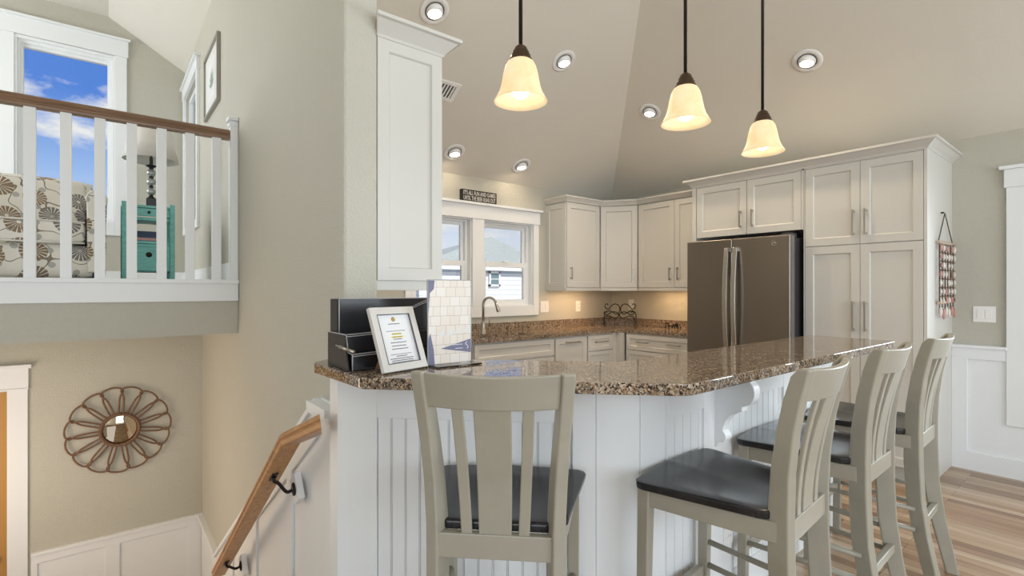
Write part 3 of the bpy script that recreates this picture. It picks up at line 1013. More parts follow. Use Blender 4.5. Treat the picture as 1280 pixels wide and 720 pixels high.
# ------------------------------------------------------------------ refrigerator
XF = 4.15
f = thing('refrigerator', (4.5, 2.15, 0), 'slate grey french door refrigerator between white cabinets', 'refrigerator')
MB().box(XF + .105, 1.722, .03, 4.98, 2.592, 1.765).build('body', 'dark_plastic', f, bevel=.006)
for k, (y0, y1) in enumerate(((2.177, 2.602), (1.708, 2.172))):
    d = MB().box(XF, y0, .74, XF + .085, y1, 1.782).build('door', 'slate', f, bevel=.008, seg=3)
    if k == 1:
        MB().box(XF + .012, 1.7035, .75, XF + .072, 1.709, 1.775).build('edge_trim', 'grey_metal', d)
    yh = 2.208 if k == 0 else 2.135
    pts = []
    for i in range(17):
        s = i / 16; z = lerp(.80, 1.705, s)
        pts.append((XF - .028 - .034 * math.sin(PI * s), yh, z))
    hb = MB()
    prof = [(-.019, -.007), (.019, -.007), (.019, .007), (-.019, .007)]
    hb.sweep(prof, [(p, (0, 1, 0), (1, 0, 0)) for p in pts], None)
    hb.box(XF - .036, yh - .015, .80, XF + .002, yh + .015, .835).box(XF - .036, yh - .015, 1.67, XF + .002, yh + .015, 1.705)
    hb.build('handle', 'steel', d, bevel=.003)
d = MB().box(XF, 1.708, .06, XF + .085, 2.602, .73).build('freezer_drawer', 'slate', f, bevel=.008, seg=3)
hb = MB().cyl((XF - .05, 1.78, .64), (XF - .05, 2.53, .64), .013).cyl((XF - .05, 1.80, .64), (XF + .002, 1.80, .64), .010).cyl((XF - .05, 2.51, .64), (XF + .002, 2.51, .64), .010)
hb.build('handle', 'steel', d)
MB().box(XF + .05, 1.72, 1.766, XF + .16, 1.80, 1.80).build('hinge_cover', 'dark_plastic', f, bevel=.004)
eb = MB().lathe([(.0145, 0), (.0185, 0), (.0185, .004), (.0145, .004)], (XF, 1.828, 1.72), (-1, 0, 0), 24, True)
eb.lathe([(0, .0), (.010, 0), (.010, .003), (.006, .0045), (0, .0045)], (XF, 1.828, 1.723), (-1, 0, 0), 16)
eb.build('badge', 'nickel', f)

# ------------------------------------------------------------------ breakfast bar
K45 = 2.587
YF = 1.115


def q45(x, off=0.0):
    """Point on the 45 degree face at plan x, moved out by off."""
    return V((x - off / math.sqrt(2), K45 - x - off / math.sqrt(2), 0))


bar = thing('breakfast_bar', (1.5, 1.7, 0), 'white panelled bar front under the granite top', 'bar')
b = MB()
b.zprism([(.689, 1.898), (1.472, YF), (3.30, YF), (3.30, YF + .13), (1.53, YF + .13), (.92, 1.86), (.93, YE - .002), (.80, YE - .002), (.80, 2.0), (.689, 2.0)], 0, 1.029)
b.build('core', 'trim_white', bar, bevel=.002)
d45 = V((1, -1, 0)).normalized(); n45 = V((-1, -1, 0)).normalized()
T = .016


def face45(x0, x1, z0, z1, t):
    p = q45(x0)
    return MB().obox(p + V((0, 0, z0)), d45 * ((x1 - x0) * math.sqrt(2)), (0, 0, z1 - z0), n45 * t)


face45(.689, .797, 0, 1.029, T).build('stile', 'trim_white', bar, bevel=.002)
face45(1.308, 1.364, 0, 1.029, T).build('stile', 'trim_white', bar, bevel=.002)
face45(.797, 1.308, .872, 1.029, T - .001).build('rail', 'trim_white', bar, bevel=.002)
face45(.797, 1.308, 0, .14, T - .001).build('rail', 'trim_white', bar, bevel=.002)
b = MB()
x = .799
while x < 1.306:
    x1 = min(x + .0385, 1.308)
    p = q45(x)
    b.obox(p + V((0, 0, .14)), d45 * ((x1 - x - .0052) * 1.4142), (0, 0, .732), n45 * .007)
    if x1 < 1.30:
        p = q45(x1 - .0042)
        b.obox(p + V((0, 0, .14)), d45 * .0036, (0, 0, .732), n45 * .0065)
    x = x1
b.build('beadboard', 'trim_white', bar, bevel=.0012)
# post and long face
MB().obox(q45(1.368), d45 * ((1.474 - 1.368) * 1.4142), (0, 0, 1.029), n45 * .006).box(1.474, YF - .010, 0, 1.621, YF, 1.029).build('post', 'trim_white', bar, bevel=.002)
for x0, x1 in ((1.621, 1.63), (1.875, 2.10), (2.60, 2.75), (3.20, 3.305)):
    MB().box(x0, YF - T, 0, x1, YF, 1.029).build('stile', 'trim_white', bar, bevel=.002)
MB().box(1.63, YF - T + .001, .872, 3.2, YF, 1.029).build('rail', 'trim_white', bar, bevel=.002)
MB().box(1.63, YF - T + .001, 0, 3.2, YF, .14).build('rail', 'trim_white', bar, bevel=.002)
b = MB(); x = 1.632
while x < 3.19:
    b.box(x, YF - .007, .14, x + .049, YF, .872); b.box(x + .0505, YF - .0065, .14, x + .0535, YF, .872)
    x += .055
b.build('beadboard', 'trim_white', bar, bevel=.0012)
# scrolled corbel
pts = [(YF - .012, 1.029), (.925, 1.029), (.928, 1.005)]
pts = [(1.103, 1.029), (.945, 1.029), (.948, .995)]


def arc(cy, cz, r, a0, a1, n=10, ry=None):
    ry = ry or r
    return [(cy + r * math.cos(math.radians(lerp(a0, a1, i / n))), cz + ry * math.sin(math.radians(lerp(a0, a1, i / n)))) for i in range(n + 1)]


pts += arc(.985, .945, .050, 130, 250, 12, .056)
pts += [(.985, .886), (.985, .866), (1.000, .862)]
pts += arc(1.010, .800, .062, 100, -2, 8, .060)[::1] if False else [(1.020, .852), (1.038, .838), (1.052, .818), (1.062, .795), (1.066, .775)]
pts += arc(1.072, .750, .020, 140, 270, 8, .022)
pts += [(1.085, .722), (1.090, .706), (1.103, .700)]
MB().prism([(1.957, y, z) for y, z in pts], (.048, 0, 0)).build('corbel', 'trim_white', bar, bevel=.003)

# granite bar top (rounded plan corners)
plan = [(.632, 1.985), (.640, 1.590)]


def fillet(p0, p1, p2, r, n=7):
    p0, p1, p2 = V((*p0, 0)), V((*p1, 0)), V((*p2, 0))
    a, c = (p0 - p1).normalized(), (p2 - p1).normalized()
    ang = a.angle(c); d = r / math.tan(ang / 2)
    s, e = p1 + a * d, p1 + c * d
    cen = p1 + (a + c).normalized() * (r / math.sin(ang / 2))
    out = []
    va, vc = s - cen, e - cen
    for i in range(n + 1):
        t = i / n
        v = va.lerp(vc, t).normalized() * r
        out.append(((cen + v).x, (cen + v).y))
    return out


C = [(.625, 1.985), (.640, 1.565), (1.360, .845), (3.40, .845), (3.40, 1.288), (1.562, 1.288), (.958, 1.892), (.953, 2.146), (.80, 2.146), (.64, 2.03)]
plan = []
rads = [.012, .05, .11, .02, .02, .03, .05, .004, .004, .02]
for i, r in enumerate(rads):
    plan += fillet(C[i - 1], C[i], C[(i + 1) % len(C)], r)
b = MB().zprism(plan, 1.030, 1.067)
tag(b.build('granite_countertop', 'granite', bevel=.007, seg=3), 'raised brown granite bar top with angled front', 'countertop')

# outlets and switches -----------------------------------------------------------


def plate(name, c, u, n, w, h, rockers, label, cat, outlet=False):
    c, u, n = V(c), V(u), V(n)
    t_ = thing(name, c, label, cat)
    z = V((0, 0, 1))
    MB().obox(c - u * w / 2 - z * h / 2, u * w, z * h, n * .006).build('plate', 'white_plastic', t_, bevel=.002)
    for k in range(rockers):
        o = c + u * ((k - (rockers - 1) / 2) * .046)
        if outlet:
            for s in (-1, 1):
                MB().obox(o - u * .016 + z * (s * .021 - .013) + n * .005, u * .032, z * .026, n * .004).build('socket', 'white_plastic', t_, bevel=.002)
                b = MB()
                for e in (-1, 1): b.obox(o + u * (e * .007 - .0012) + z * (s * .021 - .004) + n * .008, u * .0024, z * .009, n * .0014)
                b.build('slot', 'dark_plastic', t_)
        else:
            MB().obox(o - u * .017 - z * .034 + n * .005, u * .034, z * .068, n * .005).build('rocker', 'white_plastic', t_, bevel=.002)


plate('light_switch', (3.902, YW, 1.155), (1, 0, 0), (0, -1, 0), .125, .128, 2, 'white double light switch right of the kitchen window', 'light switch')
plate('wall_outlet', (4.45, YW, 1.15), (1, 0, 0), (0, -1, 0), .08, .128, 1, 'white outlet above the counter, lit by the light bar', 'outlet', True)
plate('wall_outlet', (XW, 3.94, 1.165), (0, -1, 0), (-1, 0, 0), .078, .125, 1, 'beige outlet behind the iron scroll rack', 'outlet', True)
plate('light_switch', (XW, .722, 1.168), (0, -1, 0), (-1, 0, 0), .125, .118, 2, 'white double light switch on the wall right of the pantry', 'light switch')
plate('wall_outlet', (2.06, YF - .016, .33), (1, 0, 0), (0, -1, 0), .075, .12, 1, 'white outlet low on the bar front behind the stools', 'outlet', True)

# faucet -------------------------------------------------------------------------
fx, fy, ZC2 = 2.875, 4.02, .9145
t_ = thing('faucet', (fx, fy, ZC2), 'brushed nickel gooseneck faucet in front of the window', 'faucet')
MB().lathe([(0, 0), (.030, 0), (.030, .006), (.024, .012), (.022, .10), (.019, .13), (.0, .131)], (fx, fy, ZC2), seg=24).build('body', 'nickel', t_)
dirv = V((.75, -.66, 0)).normalized()
pts = [V((fx, fy, 1.03)), V((fx, fy, 1.20))]
R_ = .062
for i in range(1, 15):
    a = PI - i / 14 * PI * .92
    pts.append(V((fx, fy, 1.205)) + dirv * (R_ + R_ * math.cos(a)) + V((0, 0, R_ * 1.08 * math.sin(a))))
MB().tube(pts, .0125, 12).build('spout', 'nickel', t_)
e = pts[-1]; dn = (pts[-1] - pts[-2]).normalized()
MB().lathe([(0, 0), (.013, 0), (.015, .02), (.019, .085), (.017, .092), (0, .092)], e, dn, 20).build('spray_head', 'nickel', t_)
MB().cyl((fx, fy, 1.0), (fx + .055, fy - .02, 1.0), .012).cyl((fx + .055, fy - .02, .992), (fx + .064, fy - .024, 1.07), .007, 12).build('lever', 'nickel', t_)

# sign over the window -----------------------------------------------------------
t_ = thing('box_sign', (2.97, YW - .03, 2.236), 'black box sign with white words standing on the window head', 'sign')
MB().box(2.753, YW - .052, 2.237, 3.182, YW - .006, 2.352).build('block', 'sign_black', t_, bevel=.002)


def text_mesh(s, w, h, m, parent, o, u, n, name='lettering'):
    """Letters of string s fitted into w x h at lower-left o, in plane (u, z), raised along n."""
    cu = bpy.data.curves.new('lettering', 'FONT'); cu.body = s; cu.extrude = .02; cu.offset = .012
    ob = bpy.data.objects.new('lettering', cu); COL.objects.link(ob)
    dg = bpy.context.evaluated_depsgraph_get()
    me = bpy.data.meshes.new_from_object(ob.evaluated_get(dg))
    COL.objects.unlink(ob); bpy.data.objects.remove(ob)
    xs = [q.co.x for q in me.vertices]; ys = [q.co.y for q in me.vertices]
    x0, x1, y0, y1 = min(xs), max(xs), min(ys), max(ys)
    o, u, n = V(o), V(u), V(n)
    for q in me.vertices:
        a, c, d = q.co
        q.co = u * ((a - x0) / (x1 - x0) * w) + V((0, 0, (c - y0) / (y1 - y0) * h)) + n * (.0012 if d > 0 else 0)
    ob = bpy.data.objects.new(name, me); COL.objects.link(ob)
    me.materials.append(M[m])
    ob.parent = parent; ob.location = o - WORLD[parent]
    WORLD[ob] = o
    return ob


text_mesh("IT'S ALL FUN AND GAMES", .395, .043, 'sign_letter', t_, (2.770, YW - .052, 2.298), (1, 0, 0), (0, -1, 0))
text_mesh('UNTIL THE BEER RUNS OUT', .395, .043, 'sign_letter', t_, (2.770, YW - .052, 2.246), (1, 0, 0), (0, -1, 0))

# iron scroll rack in the corner --------------------------------------------------


def spiral(c, r0, r1, a0, a1, n=22):
    return [(c[0] + lerp(r0, r1, i / n) * math.cos(math.radians(lerp(a0, a1, i / n))), c[1] + lerp(r0, r1, i / n) * math.sin(math.radians(lerp(a0, a1, i / n)))) for i in range(n + 1)]


def smooth_path(pts, n=6):
    out = []
    P = [V((*p, 0)) for p in pts]
    for i in range(len(P) - 1):
        p0, p1, p2, p3 = P[max(i - 1, 0)], P[i], P[i + 1], P[min(i + 2, len(P) - 1)]
        for k in range(n):
            t = k / n
            out.append(.5 * ((2 * p1) + (p2 - p0) * t + (2 * p0 - 5 * p1 + 4 * p2 - p3) * t * t + (3 * p1 - p0 - 3 * p2 + p3) * t ** 3))
    out.append(P[-1])
    return [(p.x, p.y) for p in out]


ra, rb = V((4.66, 4.02, .9205)), V((4.935, 3.775, .9205))
ru = (rb - ra).normalized(); rl = (rb - ra).length; rn = V((-ru.y, ru.x, 0))
t_ = thing('scroll_rack', (ra + rb) / 2, 'black iron scroll rack standing in the kitchen corner', 'rack')
half = [(-.185, 0), (-.185, .13), (-.165, .165), (-.13, .175), (-.09, .16), (-.05, .135), (-.02, .15), (-.004, .195), (-.02, .24), (-.06, .258), (-.10, .24), (-.135, .20), (-.165, .205), (-.18, .23), (-.172, .255), (-.152, .258), (-.145, .243)]
for off, hs_, nm in ((0, 1.0, 'front_scroll'), (.09, .62, 'rear_scroll')):
    b = MB()
    for s in (-1, 1):
        pp = smooth_path(half, 5)
        b.tube([(ra + rb) / 2 + ru * (-s * a) + rn * off + V((0, 0, c_ * hs_)) for a, c_ in pp], .0055, 8)
    b.build(nm, 'iron', t_)
b = MB()
for s in (-1, 1):
    p = (ra + rb) / 2 + ru * (s * .185)
    b.tube([p + V((0, 0, .006)), p + rn * .09 + V((0, 0, .006))], .005, 8)
b.build('foot_bar', 'iron', t_)
# small iron stand beside the refrigerator
t_ = thing('iron_stand', (4.87, 3.22, .9205), 'small low black iron stand on the counter beside the refrigerator', 'stand')
for k, yy in enumerate((3.285, 3.17)):
    b = MB()
    for s in (-1, 1):
        b.tube([V((4.85 + s * .03, yy, .9205)), V((4.85 + s * .028, yy, .96)), V((4.85 + s * .012, yy, .985)), V((4.85, yy, .97))], .006, 8)
    b.build('scroll_foot', 'iron', t_)
b = MB().tube([V((4.85, 3.285, .955)), V((4.85, 3.17, .955))], .005, 8)
b.tube([(4.85 + .03 * math.cos(a / 12 * 2 * PI), 3.19 + .035 * math.sin(a / 12 * 2 * PI), .95 + .02 * math.sin(a / 6 * 2 * PI)) for a in range(12)], .006, 8, True)
b.build('cross_bar', 'iron', t_)

# ------------------------------------------------------------------ bar stools


def make_stool():
    r = thing('bar_stool', (0, 0, 0), '', 'bar stool')
    AL = math.radians(18)

    def post(s):
        # (z, y of the rear outer corner, x of the rear outer corner, depth)
        rows = ((0, -.080, .187, .050), (.12, -.056, .187, .054), (.26, -.029, .187, .060), (.42, -.008, .187, .064), (.58, -.001, .187, .066), (.72, .000, .188, .064),
                (.84, -.004, .193, .058), (.96, -.018, .201, .053), (1.05, -.036, .208, .050), (1.115, -.053, .2125, .046), (1.140, -.0595, .2135, .030))
        sx, sy = V((s * math.cos(AL), -math.sin(AL) * -1 * 1.0, 0)), V((-s * math.sin(AL), math.cos(AL), 0))
        sx = V((s * math.cos(AL), math.sin(AL), 0))
        b = MB(); path = []
        for z, y, x, dp in rows:
            w = .036
            p = V((s * x, y, z)) - sx * w / 2 + sy * dp / 2
            path.append((p, sx * w, sy * dp))
        b.sweep([(-.5, -.5), (.5, -.5), (.5, .5), (-.5, .5)], path, None)
        return b
    for s in (-1, 1):
        post(s).build('rear_post', 'stool_paint', r, bevel=.006, seg=3)
        fl = MB()
        fl.sweep([(-.5, -.5), (.5, -.5), (.5, .5), (-.5, .5)],
                 [((s * .214, .436, 0), (.034, 0, 0), (0, .034, 0)), ((s * .214, .430, .38), (.038, 0, 0), (0, .038, 0)), ((s * .213, .424, .697), (.042, 0, 0), (0, .042, 0))], None)
        fl.build('front_leg', 'stool_paint', r, bevel=.004)
        MB().prism([(s * .180, .030, .640), (s * .226, .420, .640), (s * .206, .420, .640), (s * .160, .030, .640)], (0, 0, .058)).build('side_apron', 'stool_paint', r, bevel=.003)
        for z in (.375, .285):
            MB().cyl((s * .172, .015, z), (s * .214, .432, z), .0105, 14).build('side_stretcher', 'stool_paint', r)
    MB().box(-.195, .420, .640, .195, .444, .698).build('front_apron', 'stool_paint', r, bevel=.003)
    MB().box(-.156, .000, .634, .156, .026, .700).build('rear_apron', 'stool_paint', r, bevel=.003)
    MB().box(-.160, -.012, .290, .160, .012, .324).build('rear_stretcher', 'stool_paint', r, bevel=.003)
    MB().box(-.198, .424, .240, .198, .446, .285).build('footrest', 'stool_paint', r, bevel=.003)
    # top rail, bowed backwards between the posts
    b = MB(); n = 16; rows = []
    for i in range(n + 1):
        u = i / n * 2 - 1
        x = u * .186
        k = 1 - u * u
        zt, zb = 1.138 - .006 * k, 1.045 - .003 * k
        yt, yb = -.046 - .030 * k, -.022 - .030 * k
        nrm = V((u * .32, 1, 0)).normalized() * .011
        rows.append([b.bm.verts.new(V((x, yb, zb)) - nrm), b.bm.verts.new(V((x, yb, zb)) + nrm), b.bm.verts.new(V((x, yt, zt)) + nrm), b.bm.verts.new(V((x, yt, zt)) - nrm)])
    for A, B in zip(rows, rows[1:]):
        for k in range(4):
            l = (k + 1) % 4
            b.bm.faces.new((A[k], A[l], B[l], B[k]))
    b.bm.faces.new(rows[0]); b.bm.faces.new(rows[-1][::-1])
    b.build('top_rail', 'stool_paint', r, bevel=.004)
    # three slats between the rear apron and the top rail
    for xt, xb, w in ((-.093, -.077, .030), (0, 0, .088), (.093, .077, .030)):
        b = MB(); path = []
        ytop = -.024 - .030 * (1 - (xt / .186) ** 2)
        for i in range(11):
            t = i / 10; z = lerp(.698, 1.052, t)
            y = .010 + (ytop - .010) * t ** 1.8
            ww = w * (1 + .12 * t) if w > .05 else w
            path.append(((lerp(xb, xt, t), y, z), (ww, 0, 0), (0, .012, 0)))
        b.sweep([(-.5, -.5), (.5, -.5), (.5, .5), (-.5, .5)], path, None)
        b.build('slat', 'stool_paint', r, bevel=.003)
    # dished seat, wider at the front
    b = MB(); nx, ny = 26, 24
    y0, y1 = .024, .452

    def half_w(t):
        w = lerp(.186, .258, min(t * 1.10, 1))
        if t > .91:
            k = (t - .91) / .09
            w -= .026 * (1 - math.sqrt(max(0, 1 - k * k)))
        if t < .09: w = min(w, .140 + (t / .09) * .046)
        return w
    top, bot = [], []
    for j in range(ny + 1):
        t = j / ny; hw = half_w(t); rt, rb_ = [], []
        for i in range(nx + 1):
            u = i / nx * 2 - 1
            yy = lerp(y0, y1, t) + .020 * (1 - u * u) * max(0, (t - .5) / .5)
            dip = .013 * max(0, 1 - (abs(u) / .80) ** 2.6) * math.sin(PI * min(max((t - .06) / .72, 0), 1)) ** .9
            ridge = .004 * math.exp(-(u / .09) ** 2) * max(0, (t - .42))
            rt.append(b.bm.verts.new((u * hw, yy, .724 - dip + ridge)))
            rb_.append(b.bm.verts.new((u * hw * .985, yy, .699)))
        top.append(rt); bot.append(rb_)
    for j in range(ny):
        for i in range(nx):
            q = b.bm.faces.new((top[j][i], top[j][i + 1], top[j + 1][i + 1], top[j + 1][i])); q.smooth = True
            b.bm.faces.new((bot[j][i], bot[j + 1][i], bot[j + 1][i + 1], bot[j][i + 1]))
    for i in range(nx):
        b.bm.faces.new((top[0][i], bot[0][i], bot[0][i + 1], top[0][i + 1])); b.bm.faces.new((top[ny][i], top[ny][i + 1], bot[ny][i + 1], bot[ny][i]))
    for j in range(ny):
        b.bm.faces.new((top[j][0], top[j + 1][0], bot[j + 1][0], bot[j][0])); b.bm.faces.new((top[j][nx], bot[j][nx], bot[j + 1][nx], top[j + 1][nx]))
    b.build('seat', 'black_seat', r, bevel=.006, seg=3)
    return r


stool = make_stool()
spots = [((.803, 1.070), -44.6, 'cream wooden stool facing the angled bar end, back turned to the viewer'),
         ((1.640, .619), 4.5, 'cream stool with black seat nearest along the long bar side, beside the corbel'),
         ((2.332, .628), 1.5, 'middle cream stool of the three along the long bar side'),
         ((2.975, .616), 2, 'farthest cream stool at the open end of the bar near the pantry')]
for i, ((x, y), a, lab) in enumerate(spots):
    o = stool if i == 0 else copy_tree(stool)
    o.location = (x, y, 0); o.rotation_euler = (0, 0, math.radians(a))
    o['label'] = lab; o['group'] = 'cream bar stools with black seats'

# ------------------------------------------------------------------ pendants


def pendant(x, y, zr, label):
    zc = min(ZT, ZC + SL * (YW - y), ZC + SL * (XW - x))
    t_ = thing('pendant_light', (x, y, zr), label, 'pendant light', 'bell pendants over the bar')
    MB().lathe([(.0, .0), (.060, 0), (.060, -.018), (.02, -.035), (0, -.035)], (x, y, zc + .03), seg=24).build('canopy', 'bronze_dark', t_)
    MB().cyl((x, y, zr + .155), (x, y, zc), .0065, 14).build('rod', 'rod_bronze', t_)
    MB().lathe([(0, .183), (.010, .182), (.020, .174), (.024, .163), (.027, .160), (.028, .152), (.032, .149), (.033, .140), (.037, .136), (.037, .128), (0, .128)], (x, y, zr), seg=28).build('socket_cap', 'bronze', t_)
    prof = [(.032, .134), (.042, .126), (.050, .112), (.0555, .092), (.060, .068), (.064, .048), (.070, .030), (.079, .012), (.0865, .0),
            (.083, .0), (.075, .012), (.066, .030), (.060, .048), (.056, .068), (.0515, .092), (.046, .110), (.038, .122), (.032, .128)]
    MB().lathe(prof, (x, y, zr), seg=40).build('shade', 'alabaster', t_)
    MB().ball((x, y, zr + .043), .030, (1, 1, 1.15), 20, 14).build('bulb', 'bulb', t_)


pendant(1.046, 1.255, 1.957, 'leftmost bell pendant with amber glass, hanging over the angled bar end')
pendant(1.640, 1.034, 1.952, 'middle bell pendant with amber glass over the long bar')
pendant(2.225, 1.028, 1.946, 'rightmost bell pendant with amber glass, nearest the refrigerator cabinet')

# recessed eyeball lights ---------------------------------------------------------
nw = V((0, -SL, -1)).normalized(); nf = V((-SL, 0, -1)).normalized()
lights = [((1.743, 3.007, 3.247), nw, 'recessed eyeball light above the tall partition cabinet crown'),
          ((2.966, 3.002, 3.250), nw, 'recessed eyeball light right of the leftmost pendant'),
          ((2.546, 4.023, 2.637), nw, 'recessed eyeball light above the box sign, beside the tall cabinet'),
          ((3.362, 4.025, 2.636), nw, 'recessed eyeball light above the right end of the window head'),
          ((4.105, 2.972, 3.071), nf, 'recessed eyeball light left of the middle pendant'),
          ((4.106, 1.567, 3.070), nf, 'recessed eyeball light over the pantry, right of the pendants')]
for p, n, lab in lights:
    pw = 4.6 if p[1] > 4 else 38
    p = V(p); zz = ZC + SL * (YW - p.y) if n is nw else ZC + SL * (XW - p.x)
    p.z = zz
    t_ = thing('recessed_light', p, lab, 'recessed light', 'recessed eyeball ceiling lights')
    MB().lathe([(.064, .001), (.102, .001), (.104, .004), (.100, .009), (.066, .010)], p, n, 36, True).build('trim_ring', 'white_plastic', t_)
    MB().lathe([(.061, .0105), (.0665, .0105), (.0665, .0118), (.061, .0118)], p, n, 36, True).build('gap_ring', 'dark_plastic', t_)
    dn = (n * .45 + V((0, 0, -1)) * .55).normalized()
    MB().lathe([(.060, -.055), (.060, .008), (.056, .028), (.049, .031), (.046, .028), (.046, -.055)], p, dn, 32, True).build('eyeball', 'white_plastic', t_)
    MB().lathe([(0, .028), (.047, .028), (.047, .025), (0, .025)], p, dn, 28).build('lens', 'lens', t_)
    lamp('recessed_glow', 'SPOT', p + dn * .05, pw, (1, .79, .55), V((0, 0, -1)).rotation_difference(V((0, .12, -1)) if p.y > 4 else dn).to_euler(), spot_size=math.radians(168 if p.y > 4 else 140), spot_blend=.6, shadow_soft_size=.045)

# ceiling vent
p = V((2.085, 3.50, 0)); p.z = ZC + SL * (YW - p.y)
u = V((1, 0, 0)); w_ = V((0, 1, -SL)).normalized()
t_ = thing('ceiling_vent', p, 'white slotted air vent on the sloped ceiling beside the tall cabinet', 'vent')
b = MB()
a_, c_ = .15, .09
o = p - u * a_ - w_ * c_
for s0, s1, r0, r1 in ((0, 2 * a_, 0, .028), (0, 2 * a_, 2 * c_ - .028, 2 * c_), (0, .035, .028, 2 * c_ - .028), (2 * a_ - .035, 2 * a_, .028, 2 * c_ - .028)):
    b.obox(o + u * s0 + w_ * r0, u * (s1 - s0), w_ * (r1 - r0), nw * .010)
b.build('frame', 'white_plastic', t_)
MB().obox(o + u * .03 + w_ * .02, u * (2 * a_ - .06), w_ * (2 * c_ - .04), nw * .002).build('backing', 'dark_plastic', t_)
for k in range(8):
    MB().obox(o + u * (.042 + k * .029) + w_ * .028, u * .013, w_ * (2 * c_ - .056), nw * .007).build('louver', 'white_plastic', t_)

# ------------------------------------------------------------------ things on the bar
ZB = 1.067
# black leather organizer
t_ = thing('desk_organizer', (.85, 1.8, ZB), 'black leather tiered desk organizer on the bar beside the wall', 'organizer')
MB().box(.672, 1.85, ZB + .002, 1.10, 1.925, 1.316).build('rear_tier', 'leather_black', t_, bevel=.003)
MB().box(.658, 1.745, ZB + .001, 1.10, 1.849, 1.192).build('middle_tier', 'leather_black', t_, bevel=.003)
MB().box(.664, 1.700, ZB + .001, 1.10, 1.744, 1.128).build('front_tray', 'leather_black', t_, bevel=.003)
MB().prism([(.6575, 1.706, ZB + .001), (.6575, 1.915, ZB + .001), (.6575, 1.915, 1.190), (.6575, 1.742, 1.190), (.6575, 1.728, 1.128)], (-.005, 0, 0)).build('end_panel', 'leather_brown', t_, bevel=.001)
MB().box(.665, 1.852, 1.19, .671, 1.924, 1.315).build('upper_end_panel', 'leather_brown', t_, bevel=.001)
st = MB()
R1 = .0022
st.tube([(.672, 1.8485, 1.316), (1.10, 1.8485, 1.316)], R1, 6)
st.tube([(.671, 1.8485, 1.19), (.671, 1.8485, 1.316)], R1, 6)
for dz in (0, .007):
    st.tube([V((lerp(.93, 1.10, i / 10), 1.8475, 1.262 + .054 * math.sin(i / 10 * PI / 2) - dz)) for i in range(11)], .0016, 6)
    st.tube([V((lerp(.660, .80, i / 8), 1.7435, 1.192 + .010 * (i / 8) ** 2 - dz)) for i in range(9)], .0016, 6)
    st.tube([V((lerp(.98, 1.10, i / 8), 1.7435, 1.178 + .016 * (i / 8) - dz)) for i in range(9)], .0016, 6)
    st.tube([V((lerp(.663, .80, i / 8), 1.6985, 1.126 + .006 * (i / 8) - dz)) for i in range(9)], .0016, 6)
st.tube([(.657, 1.744, 1.192), (.660, 1.730, 1.130), (.663, 1.6985, 1.126), (.663, 1.6985, ZB + .003)], R1, 6)
st.tube([(.655, 1.915, 1.192), (.655, 1.744, 1.192)], R1, 6)
st.build('stitching', 'stitch', t_)
tag(MB().cyl((.640, 1.762, 1.150), (.668, 1.690, 1.134), .0055, 12).cyl((.634, 1.777, 1.1535), (.640, 1.762, 1.150), .003, 10).build('pen', 'nickel'),
    'small silver pen lying at the corner of the black organizer', 'pen')

# silver picture frame leaning back
BL, BR = V((.718, 1.563, ZB + .007)), V((.909, 1.612, ZB + .007))
fu = (BR - BL).normalized(); fw = (BR - BL).length
bk = V((-fu.y, fu.x, 0)); th = math.radians(21)
fv = (V((0, 0, 1)) * math.cos(th) + bk * math.sin(th)).normalized(); fh = .230
fn = fu.cross(fv).normalized()
if fn.dot(bk) > 0: fn = -fn
t_ = thing('document_frame', (BL + BR) / 2, 'silver photo frame with a printed notice, leaning on the bar', 'picture frame')
b = MB(); e_ = .026
b.ring(BL, fu, fv, -fn * .016, fw, fh, e_, e_, e_, e_)
b.build('frame', 'silver_frame', t_, bevel=.0015)
MB().obox(BL + fu * e_ + fv * e_ - fn * .009, fu * (fw - 2 * e_), fv * (fh - 2 * e_), -fn * .004).build('notice', 'paper', t_)
b = MB()
for a0, a1, c0, c1 in ((e_, fw - e_, e_, e_ + .002), (e_, fw - e_, fh - e_ - .002, fh - e_), (e_, e_ + .002, e_, fh - e_), (fw - e_ - .002, fw - e_, e_, fh - e_)):
    b.obox(BL + fu * a0 + fv * c0 + fn * .0005, fu * (a1 - a0), fv * (c1 - c0), -fn * .006)
b.build('inner_lip', 'ink', t_)


def mark(b, a0, a1, c, hgt):
    b.obox(BL + fu * a0 + fv * c - fn * .009, fu * (a1 - a0), fv * hgt, fn * .0006)


mid = fw / 2
random.seed(3)
b1, b2 = MB(), MB()
for c, wid, dark in ((.168, .052, 1), (.142, .086, 0), (.112, .038, 1), (.100, .070, 1), (.088, .066, 1), (.077, .072, 1), (.058, .092, 0), (.051, .048, 1), (.043, .104, 1), (.036, .096, 1), (.030, .100, 0)):
    x = mid - wid / 2
    while x < mid + wid / 2 - .002:
        l = random.uniform(.004, .012)
        mark(b1 if dark else b2, x, min(x + l, mid + wid / 2), c, .0026); x += l + .0014
for c in (.131, .120):
    for k in range(5): mark(b1, mid - .02 + k * .0082, mid - .0135 + k * .0082, c, .0024)
b1.build('printed_text', 'ink', t_); b2.build('printed_heading', 'ink_soft', t_)
b = MB(); 
b.obox(BL + fu * (mid - .022) + fv * .1295 - fn * .009, fu * .044, fv * .0055, fn * .0003); b.obox(BL + fu * (mid - .027) + fv * .1185 - fn * .009, fu * .054, fv * .0055, fn * .0003)
b.build('highlighter', 'highlight_yellow', t_)
MB().lathe([(0, 0), (.0085, 0), (.0085, .0008), (0, .0008)], BL + fu * mid + fv * .186 - fn * .009, fn, 18).build('emblem', 'gold', t_)
p = BL + fu * .035 + fv * .10 - fn * .016
MB().obox(BL + fu * .03 + fv * .085 - fn * .017, fu * .07, -fn * .002, V((BL + fu * .03 + fv * .085 - fn * .017) * -1 + (BL + fu * .03 + bk * .085))).build('easel_back', 'cardboard', t_)

